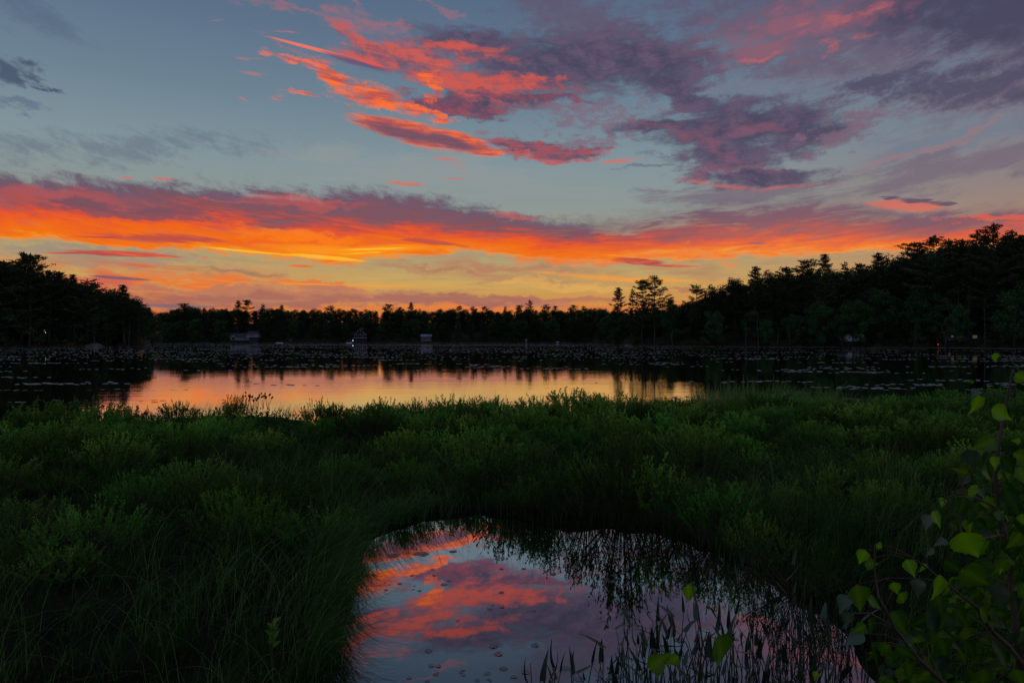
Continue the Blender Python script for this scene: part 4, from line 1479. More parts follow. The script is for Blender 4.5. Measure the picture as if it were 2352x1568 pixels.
# heavy clumps that hang over the water from the left bank
for px, py, m, L_, dr in ((812, 1262, 150, .62, -.2), (800, 1315, 110, .45, -.1), (792, 1352, 190, .72, -.35), (780, 1400, 120, .50, -.3), (768, 1450, 210, .80, -.4), (752, 1505, 130, .55, -.3), (742, 1560, 160, .65, -.2),
                          (858, 1232, 130, .50, -.5), (930, 1212, 130, .50, -.9), (975, 1196, 110, .42, -1.1), (760, 1430, 160, .8, -.2), (735, 1330, 150, .8, 0.0), (765, 1255, 150, .75, .1)):
    p = on_water(px, py)
    E = np.array([p.x - .05, p.y]) + rng.normal(0, .055, (m, 2))
    parts.append(blades(E, rng.uniform(.45, 1.15, m) * L_, rng.uniform(.003, .0052, m), rng.normal(dr, .55, m), rng.uniform(.45, 1.25, m), np.clip((rng.random(m) < .25) * rng.uniform(.3, .9, m), 0, 1), np.full(m, .06), 5))
# fine fringe standing against the bright water
m = 2600
X_ = rng.uniform(-13, 15, m)
Y_ = np.interp(X_, EDX, EDY) + rng.normal(-.3, .35, m)
k = wob(X_, X_ * .3, 1.1, 2) > -.15
X_, Y_ = X_[k], Y_[k]
n = len(X_)
parts.append(blades(np.stack([X_, Y_], 1), rng.uniform(.4, .72, n), np.full(n, .012), rng.normal(.1, .5, n), rng.uniform(.1, .6, n), rng.uniform(.2, .9, n), np.full(n, .02)))
V, Q, tt = collect(parts)
me = foreach_mesh('marsh_grass', V, Q, attrs={'tint': tt})
me.materials.append(MAT['grass'])
tag(link('marsh_grass', me), 'dark green and straw coloured grass covering the marsh and overhanging the pool', 'grass', kind='stuff')


def leaf_quads(c, d, ln, wd, tint, up=None):
    """pointed leaves: base c, direction d, as one rhombic quad each"""
    n = len(c)
    side = unit(np.cross(d, rng.normal(0, 1, (n, 3)) if up is None else up))
    m = c + d * (ln * .5)[:, None]
    P = np.stack([c, m + side * (wd / 2)[:, None], c + d * ln[:, None], m - side * (wd / 2)[:, None]], 1)
    return P.reshape(-1, 3), np.arange(4 * n).reshape(-1, 4), np.repeat(tint, 4)


# low leafy cover between the tufts
P = scatter(90000)
P = P[(land(P) > -.02) & (rng.random(len(P)) < .25 + .75 * shrubbiness(P))]
n = len(P)
d = unit(rng.normal(0, .6, (n, 3)) + [0, 0, .8])
sc_ = np.clip(P[:, 1] / 9, .7, 2.2)
h0 = ground_h(P) + rng.uniform(.02, .36, n) * (.7 + .3 * wob(P[:, 0], P[:, 1], 1.2, 2))
V, Q, tt = leaf_quads(np.stack([P[:, 0], P[:, 1], h0], 1), d, rng.uniform(.035, .06, n) * sc_, rng.uniform(.012, .022, n) * sc_, rng.random(n))
me = foreach_mesh('ground_cover', V, Q, attrs={'tint': tt})
me.materials.append(MAT['cover'])
tag(link('ground_cover', me), 'low dark leafy growth filling the marsh between shrubs and grass', 'ground cover', kind='stuff')


# ---------------------------------------------------------------- shrubs
def shrub_mesh(seed, stems=34, R=.5, Ht=.72, leaf=.036, sub=3, per=16, wr=.36):
    r = np.random.default_rng(seed)
    tw = MB()
    cs, ds, ls, ws, ts = [], [], [], [], []
    for i in range(stems):
        a = r.uniform(0, 6.28)
        rr = R * math.sqrt(r.random())
        tip = np.array([math.cos(a) * rr, math.sin(a) * rr, Ht * (1 - .45 * (rr / R) ** 2) * r.uniform(.78, 1.15)])
        base = np.array([tip[0] * .35, tip[1] * .35, 0])
        mid = (base + tip) / 2 + np.array([tip[0] * .12, tip[1] * .12, 0])
        tw.tube([tuple(base), tuple(mid), tuple(tip)], [.006, .004, .0015], 3, False)
        tone = r.random()
        for q in range(sub):
            s0 = r.uniform(.35, .8) if q else .45
            p0 = base * (1 - s0) + tip * s0
            dr = unit(np.array([r.normal() * .5 + tip[0] * .6, r.normal() * .5 + tip[1] * .6, 1.0]))
            L = (np.linalg.norm(tip - p0) if q == 0 else Ht * r.uniform(.18, .34))
            p1 = tip if q == 0 else p0 + dr * L
            m = int(per * (.7 + .6 * (q == 0)))
            t = np.sort(r.random(m)) ** .8
            c = p0 + (p1 - p0) * t[:, None]
            dd = unit(r.normal(0, .55, (m, 3)) + unit(p1 - p0) * .9 + [0, 0, .25])
            cs.append(c)
            ds.append(dd)
            ls.append(r.uniform(.7, 1.25, m) * leaf)
            ws.append(r.uniform(.8, 1.2, m) * leaf * wr)
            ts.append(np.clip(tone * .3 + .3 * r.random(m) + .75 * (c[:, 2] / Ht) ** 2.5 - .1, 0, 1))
    V, Q, tt = leaf_quads(np.concatenate(cs), np.concatenate(ds), np.concatenate(ls), np.concatenate(ws), np.concatenate(ts))
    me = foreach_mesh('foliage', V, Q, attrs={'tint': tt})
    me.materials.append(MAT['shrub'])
    return tw.mesh('twigs', MAT['twig']), me


SHR = [shrub_mesh(50 + i, stems=40 + 6 * i, R=.50 + .06 * i, Ht=.54 + .05 * (i % 3), leaf=.032 + .005 * (i % 3), wr=.34 + .05 * (i % 2)) for i in range(6)]
SHRF = [shrub_mesh(70 + i, stems=46, R=.62, Ht=.60, leaf=.050, per=16, sub=3) for i in range(3)]


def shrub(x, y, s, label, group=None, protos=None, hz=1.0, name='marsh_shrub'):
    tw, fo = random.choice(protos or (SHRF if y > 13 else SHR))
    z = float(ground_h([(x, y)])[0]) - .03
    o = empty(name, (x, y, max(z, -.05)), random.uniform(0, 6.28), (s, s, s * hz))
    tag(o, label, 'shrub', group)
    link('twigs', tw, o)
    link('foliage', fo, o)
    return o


cnt, tries = 0, 0
placed = []
while cnt < 268 and tries < 40000:
    tries += 1
    y = 3.2 + 19.5 * random.random() ** .62
    x = random.uniform(-.80, .80) * y
    p = np.array([[x, y]])
    if land(p)[0] < .3 or random.random() > shrubbiness(p)[0]:
        continue
    if y > 16.5 and 590 < 1176 + FPX * x / y < 720 or y > 18 and 1176 + FPX * x / y < 590:
        continue
    s = random.choice((random.uniform(.6, 1.0), random.uniform(.9, 1.5))) * (1.0 + max(0, y - 9) * .030)
    if any((x - a) ** 2 + (y - b) ** 2 < (.42 * s) ** 2 for a, b in placed):
        continue
    placed.append((x, y))
    pxx = 1176 + FPX * x / y
    hz = random.uniform(.65, 1.25) / (1.0 + max(0, y - 9) * .030)
    shrub(x, y, s, 'low leafy shrub in the %s of the marsh, %s' % ('left' if pxx < 780 else 'middle' if pxx < 1560 else 'right',
          'close to the viewer' if y < 7.5 else 'halfway out' if y < 13.5 else 'near its far edge'), 'low shrubs across the marsh', hz=hz)
    cnt += 1
# shrubs that stand out along the far edge of the marsh: column, top row, distance, width, label
for px, ty, D, w, lab in [
        (205, 903, 18.5, 1.5, 'rounded bright green shrub standing alone at the left of the far marsh edge'),
        (300, 926, 19.0, 1.1, 'low shrub right of the lone rounded shrub on the left marsh edge'),
        (410, 916, 20.0, 1.1, 'wide flat shrub against the reflected orange at the left marsh edge'),
        (545, 898, 20.0, .8, 'upright dark shrub beside the seed heads at the marsh edge'),
        (728, 908, 18.5, .9, 'airy shrub with loose sprigs, first right of the gap to the bright water'),
        (765, 918, 18.6, .9, 'small airy shrub, second right of the gap to the bright water'),
        (885, 906, 19.5, 1.1, 'shrub with one taller sprig left of the middle of the marsh edge'),
        (965, 908, 20.0, 1.3, 'dense dark shrub just left of the cattails at the marsh edge'),
        (1035, 900, 20.5, 1.3, 'dense dark shrub at the foot of the thin cattails'),
        (1120, 902, 20.5, 1.3, 'dense shrub between the two sprays of cattails'),
        (1225, 902, 20.5, 1.2, 'dense shrub right of the cattails at the marsh edge'),
        (1300, 900, 20.8, .9, 'narrow upright shrub against the yellow reflection'),
        (1360, 898, 21.0, .9, 'second narrow upright shrub against the yellow reflection'),
        (1450, 904, 21.0, 1.3, 'wide shrub under the reflection of the wooded point'),
        (1540, 905, 21.5, 1.2, 'low shrub where the tall pale grass begins')]:
    zt = z_at(ty, D)
    tw, fo = random.choice(SHRF)
    x = (px - 1176) / FPX * D
    o = empty('marsh_shrub', (x, D, .0), random.uniform(0, 6), (w, w, zt / .66))
    tag(o, lab, 'shrub', 'shrubs standing out on the marsh edge')
    link('twigs', tw, o)
    link('foliage', fo, o)


for px, py, s, hz, lab in [(1172, 1180, .62, .8, 'small shrub at the top right corner of the pool'), (1215, 1186, .8, .9, 'shrub hanging over the pool, left end of its right bank'),
                           (1275, 1192, .95, 1.05, 'leafy shrub over the upper right bank of the pool'), (1350, 1196, 1.1, 1.35, 'full shrub over the middle of the upper right bank'),
                           (1430, 1200, 1.2, 1.6, 'tallest shrub over the right bank, above the deepest dark reflection'), (1505, 1208, 1.0, 1.3, 'shrub right of the tallest one on the right bank'),
                           (1575, 1226, 1.0, 1.15, 'shrub on the right bank above the first reeds'), (1655, 1256, .95, 1.1, 'shrub on the right bank above the thick reeds'),
                           (1740, 1300, .9, 1.1, 'low shrub on the right bank where it turns to the viewer'), (1835, 1370, .85, 1.1, 'low shrub on the right bank behind the birch leaves'),
                           (905, 1200, .6, .8, 'small shrub at the upper left corner of the pool'), (975, 1176, .6, .7, 'small shrub above the top of the pool')]:
    p = on_water(px, py)
    shrub(p.x, p.y, s, lab, 'shrubs round the pool', SHR, hz)


# ---------------------------------------------------------------- cattails
def cattail(px, D, h, nb, label, group, spread=.12, heads=0, stiff=.12, w=.016, z=None):
    x = (px - 1176) / FPX * D
    zz = (max(-.05, float(ground_h([(x, D)])[0])) if z is None else z)
    o = empty('cattail', (x, D, zz))
    tag(o, label, 'cattail', group)
    n = nb
    v, q, t = blades(rng.normal(0, spread, (n, 2)), rng.uniform(.7, 1.08, n) * h, np.full(n, w), rng.uniform(0, 6.28, n), np.abs(rng.normal(stiff, .09, n)), rng.random(n), np.full(n, -.05), 4)
    me = foreach_mesh('blades', v, q, attrs={'tint': t})
    me.materials.append(MAT['reed'])
    link('blades', me, o)
    for i in range(heads):
        a, b = rng.normal(0, spread, 2)
        hh = h * random.uniform(.82, .98)
        MB().tube([(a, b, 0), (a + .02, b, hh * .6), (a + .03, b, hh)], [.005, .004, .0015], 5).build('stem', MAT['twig'], o)
        MB().tube([(a + .027, b, hh * .78), (a + .027, b, hh * .79), (a + .028, b, hh * .90), (a + .029, b, hh * .91)], [.004, .012, .012, .004], 7).build('seed_head', MAT['head'], o)
    return o


for px, ty, nb, lab in [(1047, 886, 3, 'thin spray of cattail blades, leftmost against the bright water'), (1068, 880, 6, 'tallest spray of thin cattail blades against the bright water'),
                        (1108, 892, 3, 'short spray of thin cattail blades left of the leaning pair'), (1150, 878, 3, 'leaning pair of tall cattail blades against the bright water'),
                        (1163, 884, 2, 'single upright cattail blade right of the leaning pair'), (1202, 896, 3, 'small spray of cattail blades, last before the yellow reflection')]:
    D = 21.0
    cattail(px, D, z_at(ty, D), nb, lab, 'thin cattails on the marsh edge', .10, 0, .05, .02, z=0)
for i, (px, ty) in enumerate([(1634, 868), (1655, 858), (1668, 848), (1684, 852), (1700, 862), (1716, 850), (1730, 866), (1745, 858), (1762, 872), (1778, 848), (1790, 860), (1604, 876), (1622, 872)]):
    D = 26.0 + (i % 3) * .4
    cattail(px, D, z_at(ty, D), 13, 'cattail in the stand rising from the tall grass into the dark water', 'cattail stand behind the tall grass', .22, i % 2, .1, .034, z=0)
for px, ty, D, nb, lab, hd in [(2036, 968, 9.6, 9, 'dark cattail clump, left of the pair in the right of the marsh', 1), (2064, 972, 9.4, 8, 'dark cattail clump, right of the pair in the right of the marsh', 1),
                               (1889, 985, 10.5, 5, 'single slim cattail in the shrubs below the tall pale grass', 1), (1985, 1030, 9.0, 5, 'low cattail left of the dark pair', 0), (2095, 1010, 9.2, 5, 'low leaning cattail right of the dark pair', 0),
                               (1925, 945, 15, 5, 'small cattail above the slim one, near the open water', 1), (2100, 905, 21, 3, 'tiny pale-headed cattail at the water edge near the birch', 1)]:
    cattail(px, D, z_at(ty, D) - .05, nb, lab, 'cattails in the right of the marsh', .07, hd, .07, .024)

# stalks with seed heads against the water
for i, px in enumerate([568, 580, 592, 604, 614]):
    D = 19.6
    x = (px - 1176) / FPX * D
    h = z_at(900 + (i * 7) % 9, D)
    o = empty('seed_stalk', (x, D, 0))
    tag(o, 'branched stalk with dry seed heads against the orange water', 'wild plant', 'stalks with seed heads at the marsh edge')
    r = MB()
    hd = MB()
    for k in range(7):
        a, l = random.uniform(0, 6.28), random.uniform(.05, .17)
        tip = (math.cos(a) * l, math.sin(a) * l, h * random.uniform(.82, 1.0))
        r.tube([(0, 0, h * .5), tip], [.004, .002], 4)
        hd.tube([(tip[0], tip[1], tip[2] - .03), tip, (tip[0], tip[1], tip[2] + .03)], [.01, .03, .008], 6)
    r.tube([(0, 0, 0), (0, 0, h * .55)], [.006, .004], 4)
    r.build('stems', MAT['twig'], o)
    hd.build('seed_heads', MAT['head'], o)


# ---------------------------------------------------------------- pickerelweed
def lance(L, W, n=9, fold=.25, curve=.3):
    """arrow-shaped blade along +z from the origin, folded on its midrib, bending towards +x"""
    V, Q = [], []
    for i in range(n + 1):
        t = i / n
        w = W * (1 - t) ** .75 * (1.0 if t > .12 else .75 + t * 2)
        z = L * (t if t > 0 else 0)
        x = curve * L * t * t
        dz = -.18 * L * (1 - t / .12) if t < .12 else 0
        V += [(x - fold * w * .5, -w, z + dz * .6), (x, 0, z), (x - fold * w * .5, w, z + dz * .6)]
    for i in range(n):
        a = i * 3
        Q += [(a, a + 1, a + 4, a + 3), (a + 1, a + 2, a + 5, a + 4)]
    return np.array(V), np.array(Q)


def pickerel_mesh(seed, h, bow):
    r = np.random.default_rng(seed)
    st = MB()
    pts = [(bow * t * t, 0, -.05 + (h + .05) * t) for t in np.linspace(0, 1, 7)]
    st.tube(pts, [.0048, .0046, .0043, .004, .0036, .003, .0025], 6)
    L = r.uniform(.13, .19)
    V, Q = lance(L, L * r.uniform(.08, .145), fold=r.uniform(.2, .8), curve=r.uniform(-.1, .6))
    tilt = r.uniform(-.9, 1.5)
    R = Matrix.Rotation(tilt, 3, 'Y')
    Rz = Matrix.Rotation(r.uniform(-1.5, 1.5), 3, 'Z')
    V = np.array([tuple(Rz @ (R @ Vector(v)) + Vector(pts[-1])) for v in V])
    me = foreach_mesh('leaf', V, Q, attrs={'tint': np.full(len(V), r.random())}, smooth_=True)
    me.materials.append(MAT['pickerel'])
    return st.mesh('stem', MAT['pstem'], True), me


PK = [pickerel_mesh(90 + i, .12 + .038 * i, .02 + .03 * (i % 4)) for i in range(9)]
PK += [pickerel_mesh(190 + i, .10 + .035 * i, -.02 - .03 * (i % 3)) for i in range(9)]


def pickerel(px, py, ptype=None, s=1.0, label=None, rz=None, foot=True):
    """foot of the plant at this place on the water"""
    p = on_water(px, py)
    st, lf = PK[random.randrange(18) if ptype is None else ptype]
    o = empty('pickerelweed', (p.x, p.y, 0), random.uniform(0, 6.28) if rz is None else rz, s)
    tag(o, label or 'pickerelweed stem with one spear-shaped leaf in the crowd at the right of the pool', 'water plant', 'pickerelweed standing in the pool')
    link('stem', st, o)
    link('leaf', lf, o)
    return o


for px, py, lab in [(1222, 1600, 'pickerelweed with a leaf bent flat left, leftmost in the pool'), (1255, 1630, 'second pickerelweed from the left, leaning right'),
                    (1312, 1620, 'pickerelweed with a pale upright leaf near the bottom of the photo'), (1352, 1600, 'short pickerelweed with three crossed leaves near the bottom of the photo')]:
    pickerel(px, py, None, 1.0, lab)
cl = [(1460, 1570, 50, 50, 26), (1560, 1560, 70, 60, 34), (1660, 1550, 80, 70, 28), (1400, 1620, 90, 25, 16), (1790, 1500, 90, 60, 24), (1890, 1520, 90, 70, 26), (1800, 1590, 120, 40, 20), (1620, 1640, 160, 30, 22), (1760, 1370, 130, 22, 10), (1290, 1640, 60, 20, 8), (1230, 1650, 50, 16, 5)]
for cx, cy, rx, ry, n in cl:
    for _ in range(n):
        px, py = cx + random.gauss(0, .5) * rx, cy + random.gauss(0, .5) * ry
        if py < 1290 + max(0, (px - 1500)) * .12:
            continue
        pickerel(px, py, s=random.uniform(.7, 1.1))
# bare stems among them
V_ = []
for i in range(95):
    px, py = random.uniform(1720, 2010), random.uniform(1430, 1640)
    p = on_water(px, py)
    if i == 0:
        k0 = MB().tube([(0, 0, -.05), (.01, 0, .1), (.0, .01, .22), (.02, 0, .34)], [.004, .0038, .003, .0015], 5).mesh('reed_stalk', MAT['pstem'])
    o = link('reed_stalk', k0)
    o.location = (p.x, p.y, 0)
    o.rotation_euler = (random.gauss(0, .12), random.gauss(0, .12), random.uniform(0, 6.28))
    s = random.uniform(.5, 1.25)
    o.scale = (1, 1, s)
    tag(o, 'bare upright reed stalk without a leaf in the crowd at the right of the pool', 'reed', 'bare stalks standing in the pool')


# ---------------------------------------------------------------- lily pads
def pad_mesh(seed, curl=.1):
    r = np.random.default_rng(seed)
    n = 26
    V = [(0, 0, .006)]
    gap = .22
    for ring in (.55, .9, 1.0):
        for i in range(n):
            a = gap / 2 + (2 * math.pi - gap) * i / (n - 1)
            rr = ring * (1 + .03 * math.sin(3 * a + seed) + .02 * math.sin(7 * a + seed))
            z = .006 if ring < .6 else .008 if ring < .95 else .012 + curl * max(0, math.sin(a * 1.5 + seed)) ** 3
            V.append((math.cos(a) * rr, math.sin(a) * rr * .92, z))
    F, Q = [], []
    for i in range(n - 1):
        F.append((0, 1 + i, 2 + i))
        for k in range(2):
            b = 1 + k * n + i
            Q.append((b, b + n, b + n + 1, b + 1))
    me = foreach_mesh('lily_pad', V, Q, F, smooth_=True)
    me.materials.append(MAT['pad'])
    return me


PADS = [pad_mesh(i, c) for i, c in enumerate((.05, .16, .10, .25, .02))]


def pad(px, py, r, label, group='lily pads on the pool', k=None):
    p = on_water(px, py)
    o = link('lily_pad', PADS[random.randrange(5) if k is None else k])
    o.location = (p.x, p.y, .002)
    o.rotation_euler = (random.gauss(0, .02), random.gauss(0, .02), random.uniform(0, 6.28))
    o.scale = (r, r, r * .45)
    tag(o, label, 'lily pad', group)
    return o


for px, py, r, lab in [
        (903, 1276, .095, 'large pale lily pad near the left bank at the top of the pool'), (966, 1273, .11, 'largest lily pad, long and pale, right of another large one'),
        (864, 1253, .08, 'pale lily pad half under the grass of the left bank'), (1041, 1266, .055, 'dark round lily pad alone in the reflected sky at the top of the pool'),
        (1152, 1361, .035, 'small pad on the dark cloud reflection, upper of a near pair'), (1152, 1394, .035, 'small pad below the near pair on the dark cloud reflection'),
        (1126, 1398, .035, 'small pad left of a pad on the dark cloud reflection'), (1134, 1484, .045, 'reddish curled pad, upper of two at the middle of the pool'),
        (1144, 1502, .045, 'reddish curled pad, lower of two at the middle of the pool'), (984, 1496, .040, 'curled pad alone left of the reddish pads'),
        (1006, 1530, .030, 'small pad at the lower left of the pool, right of a twin'), (990, 1529, .030, 'small pad at the lower left of the pool, left of a twin'),
        (1020, 1342, .045, 'pad on the red reflection near two floating stalks'), (1030, 1334, .03, 'small pad touching the pad on the red reflection'),
        (1152, 1306, .03, 'small pad under the reflected shrubs'), (1203, 1306, .032, 'small pad under the reflected shrubs, right of another'),
        (1320, 1303, .05, 'pad in the upper right pool close to the reflected bank'), (1270, 1318, .045, 'pad at the left of a loose row in the upper right pool'),
        (1390, 1330, .05, 'pad above the cluster in the right of the pool'), (1405, 1336, .05, 'overlapping pad in the cluster in the right of the pool'),
        (1420, 1330, .045, 'right pad of the cluster in the right of the pool'), (1412, 1322, .04, 'uppermost pad of the cluster in the right of the pool'),
        (1438, 1344, .04, 'half sunk pad at the foot of the cluster in the right of the pool'), (1228, 1482, .04, 'pad right of the reddish pads near the first stems'),
        (1208, 1544, .04, 'pale pad at the bottom of the pool left of the stems'), (1156, 1536, .04, 'pad in the row at the bottom edge of the pool'),
        (1120, 1548, .035, 'pad with a turned-up edge at the bottom edge of the pool'), (1300, 1535, .045, 'pad among the front pickerelweed stems'),
        (1330, 1560, .045, 'pad at the bottom edge among the front stems'), (1560, 1470, .05, 'flat pad deep among the pickerelweed'),
        (1900, 1530, .06, 'pad on the pinkish water in the lower right of the pool'), (1940, 1500, .05, 'pad on the pinkish water, above another one'),
        (1842, 1545, .05, 'pad between bare stems in the lower right of the pool')]:
    pad(px, py, r * .85, lab)
for cx, cy, rx, ry, n, lab in [(1075, 1555, 120, 16, 12, 'small pad in the ragged row along the bottom of the pool'), (1000, 1330, 90, 26, 5, 'tiny pad or leaf drifting on the red reflection'),
                               (1140, 1400, 80, 40, 4, 'tiny leaf drifting on the dark cloud reflection'), (1500, 1530, 160, 60, 22, 'small pad among the pickerelweed stems'),
                               (1850, 1500, 120, 70, 16, 'small pad among the bare stems at the lower right'), (920, 1345, 50, 16, 6, 'tiny leaf floating beside the left bank')]:
    for _ in range(n):
        pad(cx + random.gauss(0, .6) * rx, cy + random.gauss(0, .6) * ry, random.uniform(.010, .026), lab, lab.replace('small pad', 'small pads').replace('tiny leaf', 'tiny leaves').replace('tiny pad or leaf', 'tiny pads'))

# floating leaves out on the lake: those nearest are single things, the rest one mass
nearp = 0
farV, farQ, farT = [], [], []
cand = []
for _ in range(480):
    D = 27 + 420 * random.random() ** 1.3
    px = random.uniform(-60, 2420)
    row = HY + 3920 / D
    if D > shoreD(px) - 8 or (850 < row and 320 < px < 1560 and random.random() < .92):
        continue
    x = (px - 1176) / FPX * D
    m = random.choice((2, 4, 9, 14, 20)) if not (px > 2100 and 812 < row < 850) else 26
    for _ in range(m):
        cand.append((D + random.gauss(0, .25 + D * .006), x + random.gauss(0, .3 + D * .022)))
for _ in range(17000):
    D = 80 + 385 * random.random() ** .8
    px = random.uniform(-60, 2420)
    if D > shoreD(px) - 3 or (px > 1560 and random.random() < .7):
        continue
    x = (px - 1176) / FPX * D
    if wob(np.array([x * .05]), np.array([D * .05]), 1.0, 2)[0] > -.25:
        cand.append((D, x))
cand.sort()


def pad_ring(x, y, r, a, n=9, lift=0.0):
    return [(x + math.cos(a + 6.283 * i / n) * r, y + math.sin(a + 6.283 * i / n) * r * .9, .012 + lift * math.sin(6.283 * i / n + a)) for i in range(n)]


fl = []
for k in range(4):
    V = [(0, 0, .01)] + [(math.cos(6.283 * i / 12) * (1 + .08 * math.sin(3 * i + k)), math.sin(6.283 * i / 12), .012 + .10 * max(0, math.sin(6.283 * i / 12 + k * 1.5))) for i in range(12)]
    me = foreach_mesh('floating_leaf', V, None, [(0, 1 + i, 1 + (i + 1) % 12) for i in range(12)], attrs={'tint': np.full(13, k / 3)}, smooth_=True)
    me.materials.append(MAT['farpad'])
    fl.append(me)
for D, x in cand[:190]:
    o = link('floating_leaf', random.choice(fl))
    o.location = (x, D, 0)
    o.rotation_euler = (0, 0, random.uniform(0, 6.28))
    s = random.uniform(.05, .11)
    o.scale = (s * 1.3, s, s)
    tag(o, 'floating leaf on the open lake beyond the marsh', 'lily pad', 'floating leaves on the lake')
VV_, FF_, TT_ = [], [], []
for D, x in cand[190:]:
    for q in range(1):
        xx, yy = x + random.gauss(0, .9 + D * .004) * (q > 0), D + random.gauss(0, .25) * (q > 0)
        r = random.uniform(.05, .10)
        b = len(VV_)
        a = random.uniform(0, 6)
        ring = [(xx + (q_[0] - xx) * 2.2, q_[1], q_[2]) for q_ in pad_ring(xx, yy, r, a, 8, .012)]
        VV_ += [(xx, yy, .012)] + ring
        FF_ += [(b, b + 1 + i, b + 1 + (i + 1) % 8) for i in range(8)]
        TT_ += [random.random()] * 9
me = foreach_mesh('floating_leaves', VV_, None, FF_, attrs={'tint': TT_}, smooth_=True)
me.materials.append(MAT['farpad'])
tag(link('floating_leaves', me), 'scattered floating leaves glinting far out on the dark lake', 'lily pads', kind='stuff')
# long bands of floating leaves near the shores
VV_, FF_, TT_ = [], [], []
for (x0, x1, off, wid, n) in ((330, 1400, 4, 4, 1500), (560, 1340, None, 1.2, 1500), (1390, 2400, 3, 2.0, 900), (2150, 2400, 8, 1.5, 260)):
    for _ in range(n):
        px = random.uniform(x0, x1)
        D = shoreD(px) - off + random.gauss(0, 1) * wid * .5 if off is not None else 318 - (px - 560) * .03 + 4 * math.sin(px * .012) + random.gauss(0, .5) * wid
        x = (px - 1176) / FPX * D
        r = random.uniform(.12, .30)
        b = len(VV_)
        VV_ += [(x, D, .012)] + pad_ring(x, D, r, random.uniform(0, 6), 7, .03)
        FF_ += [(b, b + 1 + i, b + 1 + (i + 1) % 7) for i in range(7)]
        TT_ += [random.random()] * 8
me = foreach_mesh('leaf_band', VV_, None, FF_, attrs={'tint': TT_}, smooth_=True)
me.materials.append(MAT['farpad'])
tag(link('floating_leaf_bands', me), 'thin pale bands of floating leaves along the far and right shores', 'lily pads', kind='stuff')

# ---------------------------------------------------------------- birch sapling in the right foreground
OUT = [(0, 0), (.05, .16), (.11, .29), (.17, .36), (.22, .345), (.28, .385), (.34, .34), (.40, .355), (.46, .28), (.52, .285), (.58, .20), (.65, .19), (.72, .115), (.80, .09), (.88, .045), (1.0, 0)]


def birch_leaves(items, name, parent, mt):
    """items: (point at the stalk, direction of the tip, facing, length, tint, curl)"""
    V, Q, TR, tt = [], [], [], []
    for p, d, nrm, L, ti, cu in items:
        d = Vector(d).normalized()
        nrm = Vector(nrm)
        s = d.cross(nrm).normalized()
        nn = s.cross(d).normalized()
        b = len(V)
        m = len(OUT)
        for k, (t, w) in enumerate(OUT):
            c = Vector(p) + d * (L * t) - nn * (cu * L * t * t)
            f = .30 * w * (1 + .5 * math.sin(t * 9 + L * 900))
            V += [tuple(c - s * (w * L) + nn * (f * L * .9)), tuple(c - s * (w * L * .5) + nn * (f * L * .3)), tuple(c), tuple(c + s * (w * L * .5) + nn * (f * L * .25)), tuple(c + s * (w * L) + nn * (f * L * .75))]
            rv = random.random() * .16 * ti
            tt += [max(0, ti - .25 * ti - rv), ti - rv, min(1, ti + .10 + .5 * ti * (k % 2)), ti - rv * .5, max(0, ti - .2 * ti - rv)]
        for k in range(m - 1):
            for j in range(4):
                a = b + k * 5 + j
                Q.append((a, a + 1, a + 6, a + 5))
    me = foreach_mesh(name, V, Q, attrs={'tint': tt}, smooth_=True)
    me.materials.append(mt)
    return link(name, me, parent)


